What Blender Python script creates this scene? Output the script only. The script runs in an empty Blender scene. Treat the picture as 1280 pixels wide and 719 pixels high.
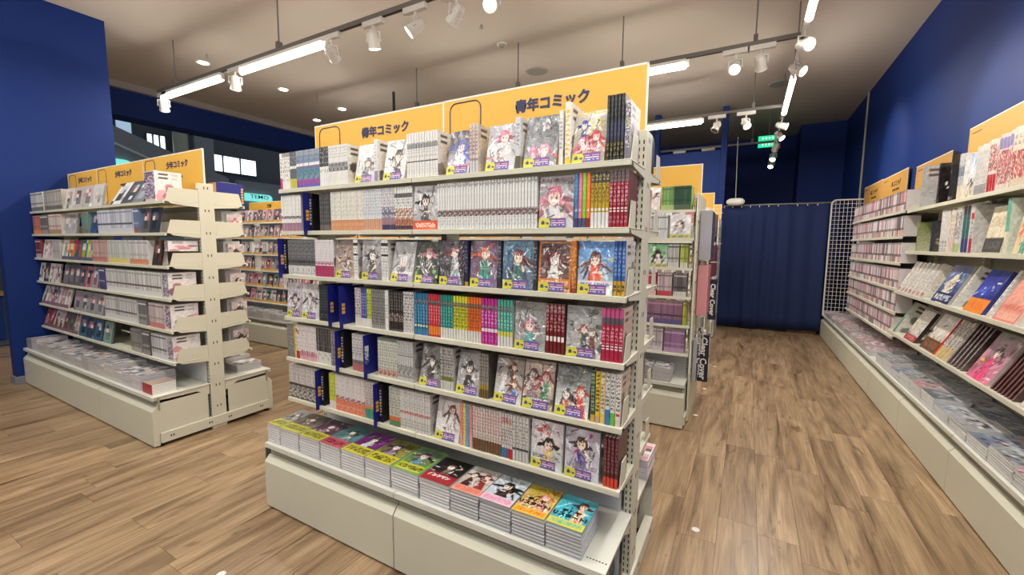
import bpy, math, random
import numpy as np
from mathutils import Matrix, Vector

scene = bpy.context.scene
col = scene.collection
R_ = math.radians

# ------------------------------------------------------------------ camera
cam_d = bpy.data.cameras.new('camera')
cam_d.sensor_width = 36.0
cam_d.lens = 14.946
cam_d.clip_start = 0.05
cam_d.clip_end = 200
cam = bpy.data.objects.new('camera', cam_d)
col.objects.link(cam)
_r = np.array([[0.87454763, 0.05664169, -0.48162036],
               [0.48486198, -0.08435943, 0.87051269],
               [0.00867809, -0.99482421, -0.10123974]])
cam.matrix_world = Matrix(((_r[0, 0], -_r[0, 1], -_r[0, 2], 0.0),
                           (_r[1, 0], -_r[1, 1], -_r[1, 2], 0.0),
                           (_r[2, 0], -_r[2, 1], -_r[2, 2], 1.39),
                           (0, 0, 0, 1)))
scene.camera = cam

# ------------------------------------------------------------------ world, exposure
world = bpy.data.worlds.new('world')
scene.world = world
world.use_nodes = True
world.node_tree.nodes['Background'].inputs['Color'].default_value = (0.80, 0.88, 1.0, 1)
world.node_tree.nodes['Background'].inputs['Strength'].default_value = 0.24
scene.view_settings.view_transform = 'Standard'
scene.view_settings.look = 'None'
scene.view_settings.exposure = 0.10
scene.view_settings.gamma = 1.0
TUBE_W = 15.0      # watts of one fluorescent tube
SPOT_W = 26.0      # watts of one lit spotlight
TUBE_COL = (1.0, 0.955, 0.87)
SPOT_COL = (1.0, 0.82, 0.60)

# ------------------------------------------------------------------ helpers
def lin(c):
    c = np.asarray(c, float) / 255.0
    return np.where(c <= 0.04045, c / 12.92, ((c + 0.055) / 1.055) ** 2.4)

def lin4(c):
    v = lin(c)
    return (float(v[0]), float(v[1]), float(v[2]), 1.0)

class MB:
    """collects faces with colours and material slots; build() links them as one mesh object"""
    def __init__(self):
        self.v = []; self.f = []; self.c = []; self.m = []
    def poly(self, pts, c=(200, 200, 200), m=0):
        i = len(self.v); self.v += [tuple(p) for p in pts]
        self.f.append(tuple(range(i, i + len(pts))))
        l = lin(c); self.c += [l] * len(pts); self.m.append(m)
    def box(self, x0, x1, y0, y1, z0, z1, c=(200, 200, 200), m=0, skip='', cols=None):
        cols = cols or {}
        i = len(self.v)
        self.v += [(x0, y0, z0), (x1, y0, z0), (x1, y1, z0), (x0, y1, z0),
                   (x0, y0, z1), (x1, y0, z1), (x1, y1, z1), (x0, y1, z1)]
        for k, q in (('b', (3, 2, 1, 0)), ('t', (4, 5, 6, 7)), ('f', (0, 1, 5, 4)),
                     ('k', (2, 3, 7, 6)), ('r', (1, 2, 6, 5)), ('l', (3, 0, 4, 7))):
            if k in skip: continue
            self.f.append(tuple(i + a for a in q))
            l = lin(cols.get(k, c)); self.c += [l] * 4; self.m.append(m)
    def grid(self, o, du, dv, img, m=0):
        """img [rows bottom->top, cols, 3] sRGB, vertex colours, smooth"""
        H, W = img.shape[:2]
        o = np.array(o, float); du = np.array(du, float); dv = np.array(dv, float)
        i = len(self.v); L = lin(img)
        for r in range(H):
            for q in range(W):
                self.v.append(tuple(o + du * q / (W - 1) + dv * r / (H - 1)))
        for r in range(H - 1):
            for q in range(W - 1):
                a = i + r * W + q
                self.f.append((a, a + 1, a + W + 1, a + W))
                self.c += [L[r, q], L[r, q + 1], L[r + 1, q + 1], L[r + 1, q]]
                self.m.append(m)
    def cells(self, o, du, dv, img, m=0):
        """flat coloured cells"""
        H, W = img.shape[:2]
        o = np.array(o, float); du = np.array(du, float); dv = np.array(dv, float)
        i = len(self.v); L = lin(img)
        for r in range(H + 1):
            for q in range(W + 1):
                self.v.append(tuple(o + du * q / W + dv * r / H))
        for r in range(H):
            for q in range(W):
                a = i + r * (W + 1) + q
                self.f.append((a, a + 1, a + W + 2, a + W + 1))
                self.c += [L[r, q]] * 4; self.m.append(m)
    def prism(self, pts, axis, a0, a1, c=(200, 200, 200), m=0):
        """convex outline extruded along an axis: pts are the two other coordinates"""
        def P(p, a):
            return (a, p[0], p[1]) if axis == 'x' else ((p[0], a, p[1]) if axis == 'y' else (p[0], p[1], a))
        n = len(pts)
        A = [P(p, a0) for p in pts]; B = [P(p, a1) for p in pts]
        self.poly(A[::-1], c, m); self.poly(B, c, m)
        for k in range(n):
            j = (k + 1) % n
            self.poly([A[k], A[j], B[j], B[k]], c, m)
    def tube(self, p0, p1, r0, r1=None, n=10, c=(200, 200, 200), m=0, caps=True):
        r1 = r0 if r1 is None else r1
        p0 = Vector(p0); p1 = Vector(p1); d = (p1 - p0).normalized()
        a = d.orthogonal().normalized(); b = d.cross(a)
        i = len(self.v)
        for p, r in ((p0, r0), (p1, r1)):
            for k in range(n):
                t = 2 * math.pi * k / n
                self.v.append(tuple(p + a * (r * math.cos(t)) + b * (r * math.sin(t))))
        l = lin(c)
        for k in range(n):
            j = (k + 1) % n
            self.f.append((i + k, i + j, i + n + j, i + n + k)); self.c += [l] * 4; self.m.append(m)
        if caps:
            self.f.append(tuple(i + k for k in range(n))[::-1]); self.c += [l] * n; self.m.append(m)
            self.f.append(tuple(i + n + k for k in range(n))); self.c += [l] * n; self.m.append(m)
    def mesh(self, name, mats):
        me = bpy.data.meshes.new(name)
        me.from_pydata(self.v, [], self.f)
        at = me.color_attributes.new('Col', 'FLOAT_COLOR', 'CORNER')
        a = np.ones((len(self.c), 4), np.float32); a[:, :3] = np.array(self.c)
        at.data.foreach_set('color', a.ravel())
        for mt in (mats if isinstance(mats, (list, tuple)) else [mats]): me.materials.append(mt)
        if any(self.m): me.polygons.foreach_set('material_index', np.array(self.m, np.int32))
        me.update()
        return me
    def build(self, name, mats, parent=None, bevel=0, smooth=False):
        me = self.mesh(name, mats)
        if smooth: me.polygons.foreach_set('use_smooth', [True] * len(me.polygons))
        return put(name, me, parent, bevel=bevel)

def put(name, me, parent=None, loc=(0, 0, 0), rot=(0, 0, 0), bevel=0):
    o = bpy.data.objects.new(name, me); col.objects.link(o)
    o.location = loc; o.rotation_euler = rot
    if parent is not None: o.parent = parent
    if bevel:
        md = o.modifiers.new('bevel', 'BEVEL'); md.width = bevel; md.segments = 2
        md.limit_method = 'ANGLE'
    return o

def tag(o, label=None, cat=None, group=None, kind=None):
    if label: o['label'] = label
    if cat: o['category'] = cat
    if group: o['group'] = group
    if kind: o['kind'] = kind
    return o

def empty(name, loc=(0, 0, 0), rz=0.0):
    o = bpy.data.objects.new(name, None); col.objects.link(o)
    o.location = loc; o.rotation_euler = (0, 0, rz); o.empty_display_size = 0.05
    return o

def text(name, s, size, mat, parent, loc, rot, bold=0.0, align='CENTER', sx=1.0):
    cu = bpy.data.curves.new(name, 'FONT'); cu.body = s; cu.size = size
    cu.align_x = align; cu.align_y = 'CENTER'; cu.extrude = 0.0006; cu.offset = bold
    cu.resolution_u = 2
    t = bpy.data.objects.new(name, cu); col.objects.link(t)
    dg = bpy.context.evaluated_depsgraph_get(); dg.update()
    me = bpy.data.meshes.new_from_object(t.evaluated_get(dg))
    col.objects.unlink(t); bpy.data.objects.remove(t); bpy.data.curves.remove(cu)
    me.materials.clear(); me.materials.append(mat)
    o = put(name, me, parent, loc, rot); o.scale = (sx, 1, 1)
    return o

ONES = ('first second third fourth fifth sixth seventh eighth ninth tenth eleventh twelfth thirteenth fourteenth '
        'fifteenth sixteenth seventeenth eighteenth nineteenth').split()
def ordinal(n):
    if n < 20: return ONES[n - 1]
    tens = {2: 'twent', 3: 'thirt', 4: 'fort'}[n // 10]
    return tens + 'ieth' if n % 10 == 0 else tens + 'y-' + ONES[n % 10 - 1]
CARD = ('zero one two three four five six seven eight nine ten eleven twelve thirteen fourteen fifteen sixteen '
        'seventeen eighteen nineteen twenty').split()
def cardinal(n): return CARD[n] if n <= 20 else {3: 'thirty', 2: 'twenty', 4: 'forty'}[n // 10] + ('-' + CARD[n % 10] if n % 10 else '')

# ------------------------------------------------------------------ materials
def new_mat(name):
    m = bpy.data.materials.new(name); m.use_nodes = True
    nt = m.node_tree
    return m, nt, nt.nodes['Principled BSDF']

def paint(name, c, rough=0.5, metal=0.0, var=0.06, scale=6.0, bump=0.0, bscale=200.0, coat=0.0, spec=0.5):
    m, nt, b = new_mat(name)
    tc = nt.nodes.new('ShaderNodeTexCoord'); nz = nt.nodes.new('ShaderNodeTexNoise')
    nz.inputs['Scale'].default_value = scale; nz.inputs['Detail'].default_value = 3
    nt.links.new(tc.outputs['Object'], nz.inputs['Vector'])
    mx = nt.nodes.new('ShaderNodeMix'); mx.data_type = 'RGBA'
    v = lin(c)
    mx.inputs['A'].default_value = (*(v * (1 - var)), 1); mx.inputs['B'].default_value = (*np.minimum(v * (1 + var), 1), 1)
    nt.links.new(nz.outputs['Fac'], mx.inputs['Factor'])
    nt.links.new(mx.outputs['Result'], b.inputs['Base Color'])
    b.inputs['Roughness'].default_value = rough; b.inputs['Metallic'].default_value = metal
    b.inputs['Coat Weight'].default_value = coat; b.inputs['Specular IOR Level'].default_value = spec
    if bump:
        n2 = nt.nodes.new('ShaderNodeTexNoise'); n2.inputs['Scale'].default_value = bscale
        nt.links.new(tc.outputs['Object'], n2.inputs['Vector'])
        bp = nt.nodes.new('ShaderNodeBump'); bp.inputs['Strength'].default_value = bump
        bp.inputs['Distance'].default_value = 0.002
        nt.links.new(n2.outputs['Fac'], bp.inputs['Height']); nt.links.new(bp.outputs['Normal'], b.inputs['Normal'])
    return m

def printed(name, rough=0.42, coat=0.0, wrinkle=0.0, wscale=30.0, coat_rough=0.06, coat_ior=1.5):
    """flat print: colour comes from the mesh's colour attribute"""
    m, nt, b = new_mat(name)
    a = nt.nodes.new('ShaderNodeVertexColor'); a.layer_name = 'Col'
    tc = nt.nodes.new('ShaderNodeTexCoord'); nz = nt.nodes.new('ShaderNodeTexNoise')
    nz.inputs['Scale'].default_value = 60; nt.links.new(tc.outputs['Object'], nz.inputs['Vector'])
    mp = nt.nodes.new('ShaderNodeMapRange'); mp.inputs['To Min'].default_value = 0.9; mp.inputs['To Max'].default_value = 1.06
    nt.links.new(nz.outputs['Fac'], mp.inputs['Value'])
    mx = nt.nodes.new('ShaderNodeMix'); mx.data_type = 'RGBA'; mx.blend_type = 'MULTIPLY'
    mx.inputs['Factor'].default_value = 1.0
    nt.links.new(a.outputs['Color'], mx.inputs['A']); nt.links.new(mp.outputs['Result'], mx.inputs['B'])
    nt.links.new(mx.outputs['Result'], b.inputs['Base Color'])
    b.inputs['Roughness'].default_value = rough
    b.inputs['Coat Weight'].default_value = coat; b.inputs['Coat Roughness'].default_value = coat_rough; b.inputs['Coat IOR'].default_value = coat_ior
    if wrinkle:
        oi = nt.nodes.new('ShaderNodeObjectInfo'); va = nt.nodes.new('ShaderNodeVectorMath'); va.operation = 'ADD'
        sc = nt.nodes.new('ShaderNodeVectorMath'); sc.operation = 'SCALE'; sc.inputs['Scale'].default_value = 1.0
        nt.links.new(oi.outputs['Location'], sc.inputs[0]); nt.links.new(sc.outputs['Vector'], va.inputs[0])
        nt.links.new(tc.outputs['Object'], va.inputs[1])
        n2 = nt.nodes.new('ShaderNodeTexNoise'); n2.inputs['Scale'].default_value = wscale
        n2.inputs['Detail'].default_value = 3; n2.inputs['Distortion'].default_value = 1.2
        nt.links.new(va.outputs['Vector'], n2.inputs['Vector'])
        bp = nt.nodes.new('ShaderNodeBump'); bp.inputs['Strength'].default_value = wrinkle
        bp.inputs['Distance'].default_value = 0.06
        nt.links.new(n2.outputs['Fac'], bp.inputs['Height'])
        nt.links.new(bp.outputs['Normal'], b.inputs['Coat Normal'])
    return m

def glow(name, c, strength):
    m = bpy.data.materials.new(name); m.use_nodes = True; nt = m.node_tree
    nt.nodes.remove(nt.nodes['Principled BSDF'])
    e = nt.nodes.new('ShaderNodeEmission'); e.inputs['Color'].default_value = (*c, 1); e.inputs['Strength'].default_value = strength
    nt.links.new(e.outputs['Emission'], nt.nodes['Material Output'].inputs['Surface'])
    return m

M = {}
M['ivory'] = paint('ivory_enamel', (206, 204, 186), 0.38, var=0.03)
M['deck'] = paint('ivory_deck', (212, 212, 202), 0.30, var=0.03)
M['panel'] = paint('grey_back_panel', (224, 225, 228), 0.5, var=0.02)
M['hollow'] = paint('shadow_grey_hollow', (104, 106, 98), 0.7)  # shadow grey for the open base ends of the central rack
M['ochre'] = paint('mustard_board_dimmed', (196, 150, 74), 0.55, var=0.05, scale=2)  # darker copy of the mustard board, weaker light painted into it
M['dark'] = paint('black_void', (20, 20, 20), 0.7)
M['groove'] = paint('grey_groove', (150, 147, 132), 0.5, var=0.04)
M['blue'] = paint('blue_wall_paint', (7, 42, 110), 0.62, var=0.05, scale=2, spec=0.3)
M['ceiling'] = paint('warm_grey_ceiling', (198, 186, 172), 0.9, var=0.015, scale=1.0, spec=0.2)
M['trimgrey'] = paint('grey_trim', (160, 155, 150), 0.6)
M['base'] = paint('grey_vinyl_skirting', (120, 122, 128), 0.6)
M['rail'] = paint('grey_aluminium_rail', (120, 116, 112), 0.45, metal=0.3)
M['white'] = paint('white_plastic', (226, 222, 214), 0.42)
M['yellow'] = paint('mustard_board', (222, 172, 68), 0.55, var=0.04, scale=2)
M['boardedge'] = paint('white_foam_edge', (235, 230, 220), 0.6)
M['navyink'] = paint('navy_ink', (40, 46, 88), 0.6)
M['brownink'] = paint('brown_ink', (84, 60, 40), 0.6)
M['bluecard'] = paint('blue_card', (24, 30, 122), 0.42)
M['blackcard'] = paint('black_card', (16, 16, 20), 0.45)
M['goldink'] = paint('gold_ink', (226, 170, 60), 0.5)
M['whiteink'] = paint('white_ink', (225, 225, 225), 0.5)
M['curtain'] = paint('navy_curtain_cloth', (34, 46, 84), 0.85, var=0.12, scale=10, bump=0.15, bscale=900, spec=0.2)
M['cardboard'] = paint('brown_cardboard', (150, 112, 72), 0.8, var=0.08)
M['mallwall'] = paint('mall_dark_wall', (100, 106, 112), 0.7)
M['mallgrey'] = paint('mall_grey_slab', (150, 156, 160), 0.6)
M['mallcol'] = paint('mall_column_cream', (176, 178, 158), 0.55)
M['mallfloor'] = paint('mall_floor', (92, 94, 100), 0.35)
M['woodtop'] = paint('counter_wood', (140, 110, 80), 0.5)
M['frame'] = paint('window_frame_grey', (90, 96, 100), 0.5)
M['print'] = printed('book_print', 0.42, coat=0.25, coat_rough=0.25)
M['wrap'] = printed('shrink_wrapped_print', 0.4, coat=1.0, wrinkle=1.0, wscale=18, coat_rough=0.07, coat_ior=2.2)
M['gloss'] = printed('glossy_cover_print', 0.3, coat=0.8, wrinkle=0.3, wscale=9, coat_rough=0.10)
M['paper'] = printed('page_edges', 0.85)
M['tagp'] = printed('shelf_tag_print', 0.5)
M['tube'] = glow('fluorescent_glow', (1.0, 0.955, 0.88), 30.0)
M['lens'] = glow('lit_lens', (1.0, 0.86, 0.66), 14.0)
M['lens_dim'] = paint('lens_dark', (70, 66, 62), 0.3)
M['daylight'] = glow('daylight_pane', (0.86, 0.94, 1.0), 2.2)
M['skyblue'] = glow('blue_daylight_pane', (0.45, 0.62, 0.80), 0.75)
M['turq'] = glow('turquoise_sign_glow', (0.22, 0.80, 0.74), 1.0)
M['exitgreen'] = glow('exit_green_glow', (0.02, 0.75, 0.32), 1.1)
M['exitwhite'] = glow('exit_white_glow', (0.8, 1.0, 0.9), 1.1)
M['wire'] = paint('white_wire', (214, 210, 200), 0.4)

def clear_plastic():
    m, nt, b = new_mat('clear_plastic_bag')
    b.inputs['Base Color'].default_value = lin4((190, 190, 200)); b.inputs['Roughness'].default_value = 0.12
    b.inputs['Transmission Weight'].default_value = 0.35; b.inputs['Coat Weight'].default_value = 1.0
    return m
M['clear'] = clear_plastic()

def wood_floor():
    m, nt, b = new_mat('oak_vinyl_plank')
    N = nt.nodes.new; L = nt.links.new
    g = N('ShaderNodeNewGeometry'); oi = N('ShaderNodeObjectInfo')
    ad = N('ShaderNodeMath'); ad.operation = 'ADD'; L(oi.outputs['Random'], ad.inputs[0]); L(g.outputs['Random Per Island'], ad.inputs[1])
    mu = N('ShaderNodeMath'); mu.operation = 'MULTIPLY'; mu.inputs[1].default_value = 37.0; L(ad.outputs[0], mu.inputs[0])
    cb = N('ShaderNodeCombineXYZ'); L(mu.outputs[0], cb.inputs[0]); L(mu.outputs[0], cb.inputs[1]); L(mu.outputs[0], cb.inputs[2])
    va = N('ShaderNodeVectorMath'); va.operation = 'ADD'; L(g.outputs['Position'], va.inputs[0]); L(cb.outputs[0], va.inputs[1])
    mp = N('ShaderNodeMapping'); mp.inputs['Scale'].default_value = (6.0, 0.7, 1.0); L(va.outputs[0], mp.inputs['Vector'])
    n1 = N('ShaderNodeTexNoise'); n1.inputs['Scale'].default_value = 1.3; n1.inputs['Detail'].default_value = 6; n1.inputs['Distortion'].default_value = 1.6
    L(mp.outputs[0], n1.inputs['Vector'])
    mp2 = N('ShaderNodeMapping'); mp2.inputs['Scale'].default_value = (60.0, 2.2, 1.0); L(va.outputs[0], mp2.inputs['Vector'])
    n2 = N('ShaderNodeTexNoise'); n2.inputs['Scale'].default_value = 2.0; n2.inputs['Detail'].default_value = 4; L(mp2.outputs[0], n2.inputs['Vector'])
    mp3 = N('ShaderNodeMapping'); mp3.inputs['Scale'].default_value = (7.0, 2.0, 1.0); L(va.outputs[0], mp3.inputs['Vector'])
    n3 = N('ShaderNodeTexNoise'); n3.inputs['Scale'].default_value = 2.4; n3.inputs['Detail'].default_value = 2; n3.inputs['Distortion'].default_value = 0.8
    L(mp3.outputs[0], n3.inputs['Vector'])
    cr = N('ShaderNodeValToRGB'); e = cr.color_ramp.elements
    e[0].position = 0.28; e[0].color = lin4((104, 82, 59)); e[1].position = 0.72; e[1].color = lin4((183, 156, 123))
    k = cr.color_ramp.elements.new(0.48); k.color = lin4((154, 128, 98))
    L(n1.outputs['Fac'], cr.inputs['Fac'])
    c2 = N('ShaderNodeValToRGB'); e = c2.color_ramp.elements
    e[0].position = 0.35; e[0].color = (0.66, 0.63, 0.60, 1); e[1].position = 0.6; e[1].color = (1.05, 1.05, 1.05, 1)
    L(n2.outputs['Fac'], c2.inputs['Fac'])
    c3 = N('ShaderNodeValToRGB'); e = c3.color_ramp.elements
    e[0].position = 0.26; e[0].color = (0.45, 0.38, 0.32, 1); e[1].position = 0.36; e[1].color = (1, 1, 1, 1)
    L(n3.outputs['Fac'], c3.inputs['Fac'])
    def mul(a, bb, f):
        x = N('ShaderNodeMix'); x.data_type = 'RGBA'; x.blend_type = 'MULTIPLY'; x.inputs['Factor'].default_value = f
        L(a, x.inputs['A']); L(bb, x.inputs['B']); return x.outputs['Result']
    r = mul(cr.outputs['Color'], c2.outputs['Color'], 0.75)
    r = mul(r, c3.outputs['Color'], 0.7)
    fr = N('ShaderNodeMath'); fr.operation = 'FRACT'; L(mu.outputs[0], fr.inputs[0])
    pr = N('ShaderNodeMapRange'); pr.inputs['To Min'].default_value = 0.84; pr.inputs['To Max'].default_value = 1.10
    L(fr.outputs[0], pr.inputs['Value'])
    x = N('ShaderNodeMix'); x.data_type = 'RGBA'; x.blend_type = 'MULTIPLY'; x.inputs['Factor'].default_value = 1
    L(r, x.inputs['A']); L(pr.outputs['Result'], x.inputs['B'])
    L(x.outputs['Result'], b.inputs['Base Color'])
    rr = N('ShaderNodeMapRange'); rr.inputs['To Min'].default_value = 0.24; rr.inputs['To Max'].default_value = 0.40
    L(n1.outputs['Fac'], rr.inputs['Value']); L(rr.outputs['Result'], b.inputs['Roughness'])
    b.inputs['Specular IOR Level'].default_value = 0.45
    bp = N('ShaderNodeBump'); bp.inputs['Strength'].default_value = 0.12; bp.inputs['Distance'].default_value = 0.001
    L(n2.outputs['Fac'], bp.inputs['Height']); L(bp.outputs['Normal'], b.inputs['Normal'])
    return m
M['wood'] = wood_floor()

# ------------------------------------------------------------------ setting
CZ = 3.70                       # ceiling height
XR, XL = 1.45, -8.20            # right wall, left opening
def struct(name, mb, mat, parent=None, bevel=0):
    o = mb.build(name, mat, parent, bevel)
    if parent is None: o['kind'] = 'structure'
    return o

fl = MB(); fl.box(-8.6, XR, -3.0, 10.85, -0.06, -0.004)
floor = struct('floor', fl, M['dark']); tag(floor, 'oak-look vinyl plank floor of the shop', kind='structure')
# planks run along Y; the 300 nearest in view are parts of their own, the rest one part
PW, PL = 0.172, 0.92
pm = MB(); pm.box(0, PW - 0.0012, 0, PL - 0.0012, -0.004, 0.0, skip='b')
plank_mesh = pm.mesh('plank', M['wood'])
rng = random.Random(4)
spots = []
for i in range(-51, 9):
    x0 = -0.057 + PW * i
    off = rng.uniform(0, PL)
    for k in range(-4, 12):
        y0 = off + PL * k
        if x0 + PW > XR or y0 < -3.0 or y0 + PL > 10.85 or x0 < -8.6: continue
        cx, cy = x0 + PW / 2, y0 + PL / 2
        d = -0.4816 * cx + 0.8705 * cy
        u = (0.8745 * cx + 0.4849 * cy) / max(d, 0.01)
        seen = d > 0.9 and abs(u) < 1.45 and not (-2.15 < cx < -0.36 and 1.35 < cy < 2.0) and cx < 1.15
        hid = (cy > 1.35 and -2.15 * cy / 1.24 < cx < -0.36 * cy / 1.24 * 0.95)
        spots.append((0 if seen and not hid else 1, d, x0, y0))
spots.sort()
rest = MB()
for n, (s, d, x0, y0) in enumerate(spots):
    if n < 300: put('plank', plank_mesh, floor, (x0, y0, 0))
    else: rest.box(x0, x0 + PW - 0.0012, y0, y0 + PL - 0.0012, -0.004, 0.0, skip='b')
tag(rest.build('planks', M['wood'], floor), kind='stuff')

m = MB(); m.box(-8.6, XR + 0.1, -3.0, 10.95, CZ, CZ + 0.1)
tag(struct('ceiling', m, M['ceiling']), 'warm grey plaster ceiling above the shop')
m = MB(); m.box(XR, XR + 0.1, -3.0, 10.0, 0, CZ)
tag(struct('wall_right', m, M['blue']), 'long deep blue painted wall behind the right shelving')
m = MB(); m.box(0.75, XR + 0.1, 9.98, 10.9, 0, CZ); m.box(-8.3, 0.75, 10.83, 10.93, 0, CZ)
tag(struct('wall_back', m, M['blue']), 'dark navy back wall above the curtain')
m = MB(); m.box(-6.22, -6.10, 1.18, 2.06, 0, CZ)
wl = struct('wall_left', m, M['blue']); tag(wl, 'tall blue partition panel beside the left comic rack')
m = MB(); m.box(-6.235, -6.09, 1.165, 2.07, 0, 0.075)
tag(struct('baseboard_left', m, M['base'], bevel=0.003), 'grey skirting at the foot of the blue partition')
m = MB(); m.box(-8.6, -8.20, 1.6, 10.9, 3.235, CZ)
tag(struct('wall_soffit', m, M['blue']), 'blue header beam over the opening to the mall hall')
m = MB(); m.box(-8.2, -8.12, 1.6, 10.9, 3.61, CZ)
tag(struct('trim_1', m, M['trimgrey']), 'pale grey moulding between ceiling and blue header beam')
# blue partition at the far end with posts up to the ceiling
m = MB(); m.box(-5.2, -0.50, 8.12, 8.20, 0, 3.0)
tag(struct('wall_partition', m, M['blue']), 'bright blue partition wall left of the curtain')
for k, (x, lb) in enumerate(((-0.455, 'slim blue post beside the curtain up to the ceiling'),
                             (-1.545, 'slim blue post left of the curtain post, behind the racks'))):
    m = MB(); m.box(x - 0.045, x + 0.045, 8.09, 8.21, 0, CZ)
    tag(struct('trim_%d' % (k + 2), m, M['blue'], bevel=0.004), lb)
m = MB(); m.tube((1.435, 8.33, 2.0), (1.435, 8.33, CZ), 0.013, n=8)
tag(struct('trim_4', m, M['trimgrey']), 'thin pale conduit rising up the blue right wall')

# ---- mall hall seen under the header beam
m = MB(); m.box(-26, -8.6, -6, 22, -0.06, -0.01)
tag(struct('floor_mall', m, M['mallfloor']), 'grey floor of the mall hall outside the shop')
m = MB(); m.box(-16.4, -16.2, -6, 22, 0, 9)
tag(struct('wall_mall', m, M['mallwall']), 'dark grey far wall of the mall hall')
def mall_window(n, y0, y1, z0, z1, panes, mat, label, bars=True):
    w = empty('window_%d' % n, (-16.2, (y0 + y1) / 2, z0)); tag(w, label, kind='structure')
    h = (y1 - y0) / panes; c = (y0 + y1) / 2
    for k in range(panes):
        p = MB(); p.box(0.02, 0.03, y0 + h * k - c + 0.02, y0 + h * (k + 1) - c - 0.02, 0.02, z1 - z0 - 0.02)
        p.build('pane', mat, w)
    f = MB()
    for k in range(panes + 1): f.box(0, 0.06, y0 + h * k - c - 0.02, y0 + h * k - c + 0.02, 0, z1 - z0)
    f.box(0, 0.06, y0 - c, y1 - c, -0.03, 0.02); f.box(0, 0.06, y0 - c, y1 - c, z1 - z0 - 0.02, z1 - z0 + 0.03)
    if bars: f.box(0.02, 0.05, y0 - c, y1 - c, (z1 - z0) * 0.88, (z1 - z0) * 0.91)
    f.build('window_frame', M['frame'], w)
mall_window(1, 7.78, 9.52, 3.80, 4.38, 3, M['daylight'], 'bright three-pane mall window above the yellow rack sign')
mall_window(2, 6.22, 6.72, 4.16, 4.66, 3, M['daylight'], 'small bright barred mall window left of the cream column')
mall_window(3, 5.50, 5.90, 4.45, 5.05, 1, M['skyblue'], 'bluish mall window beside the blue partition', False)
m = MB(); m.tube((-15.7, 6.92, 0), (-15.7, 6.92, 7), 0.20, n=20)
tag(m.build('column', M['mallcol'], smooth=True), 'cream round mall column right of the small window', 'column', 'mall columns')
m = MB(); m.box(-15.9, -15.5, 7.22, 7.78, 0, 7)
tag(m.build('column', M['mallgrey'], bevel=0.03), 'square grey mall column left of the three-pane window', 'column', 'mall columns')
m = MB(); m.prism([(4.3, 4.60), (7.7, 3.40), (7.7, 0.0), (4.3, 0.0)], 'x', -14.9, -14.6)
esc = m.build('escalator_side', M['mallgrey'])
tag(esc, 'grey sloping escalator side wall in the mall hall', 'escalator')
m = MB(); m.tube((-14.58, 4.3, 4.15), (-14.58, 7.7, 2.88), 0.035, n=8)
m.build('handrail', M['white'], esc)
m = MB(); m.box(-15.6, -15.4, 8.42, 14, 0, 3.5)
tag(m.build('storefront', M['mallgrey']), 'grey shop fascia across the mall behind the turquoise sign', 'shop front')
def turquoise(label, x, y0, y1, z0, z1, s):
    o = empty('shop_sign', (x, (y0 + y1) / 2, z0)); tag(o, label, 'sign', 'turquoise lit mall signs')
    w, h = (y1 - y0) / 2, z1 - z0
    pts = [(-w, 0), (w, 0)] + [(w - h * 0.5 + h * 0.5 * math.cos(a), h * 0.5 + h * 0.5 * math.sin(a)) for a in (0.2, 0.7, 1.2, 1.57)] + [(-w, h)]
    b = MB(); b.prism(pts, 'x', 0, 0.08); b.build('light_box', M['turq'], o)
    if s: text('lettering', s, h * 0.70, M['mallwall'], o, (0.083, 0.04 * w, h * 0.60), (R_(90), 0, R_(90)), 0.001, sx=1.35)
turquoise('turquoise lit shop sign reading TEMO across the mall', -15.4, 8.58, 9.55, 2.82, 3.08, 'TEMO')
turquoise('turquoise lit sign edge peeking beside the blue partition', -14.6, 4.85, 5.30, 3.10, 3.52, '')
m = MB(); m.box(-9.6, -9.0, 0.6, 1.72, 0.62, 0.68)
o = m.build('display_counter', M['woodtop']); m2 = MB(); m2.box(-9.55, -9.05, 0.65, 1.70, 0, 0.62); m2.build('counter_body', M['blue'], o)
tag(o, 'wood-topped navy counter beyond the blue partition at left edge', 'counter')

# ------------------------------------------------------------------ ceiling fittings
TZ = 3.17
def track(label, p0, p1, rods, axis):
    o = empty('lighting_track', (0, 0, 0)); tag(o, label, 'lighting track', 'suspended lighting tracks')
    m = MB()
    if axis == 'x': m.box(p0, p1, rods[0][1] - 0.018, rods[0][1] + 0.018, TZ, TZ + 0.035)
    else: m.box(rods[0][0] - 0.018, rods[0][0] + 0.018, p0, p1, TZ, TZ + 0.035)
    m.build('rail', M['rail'], o)
    m = MB()
    if axis == 'x': m.box(p0 + 0.02, p1 - 0.02, rods[0][1] - 0.006, rods[0][1] + 0.006, TZ - 0.001, TZ + 0.002)
    else: m.box(rods[0][0] - 0.006, rods[0][0] + 0.006, p0 + 0.02, p1 - 0.02, TZ - 0.001, TZ + 0.002)
    m.build('slot', M['dark'], o)
    for x, y in rods:
        m = MB(); m.tube((x, y, TZ + 0.08), (x, y, CZ), 0.0065, n=6); m.box(x - 0.018, x + 0.018, y - 0.024, y + 0.024, TZ + 0.03, TZ + 0.09)
        m.build('suspension_rod', M['rail'], o)
    return o
track('grey suspended lighting track above the front racks', -6.36, 1.2, [(-5.94, 2.61), (-3.97, 2.61), (-1.98, 2.61), (0.0, 2.61)], 'x')
track('grey suspended track crossing behind the yellow comic signs', -6.1, 0.28, [(-5.99, 4.53), (-3.98, 4.53), (-2.45, 4.53), (-1.24, 4.53), (-0.05, 4.53)], 'x')
track('third cross track, meeting the aisle track beyond the speaker grille', -4.0, 0.28, [(-2.4, 6.62), (-0.05, 6.62)], 'x')
track('farthest cross track, behind the slim blue posts', -4.0, 0.28, [(-2.4, 8.75), (-0.05, 8.75)], 'x')
track('suspended track running along the right aisle towards the curtain', 0.2, 10.4, [(0.30, 1.5), (0.30, 5.05), (0.30, 7.0), (0.30, 9.6)], 'y')
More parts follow.
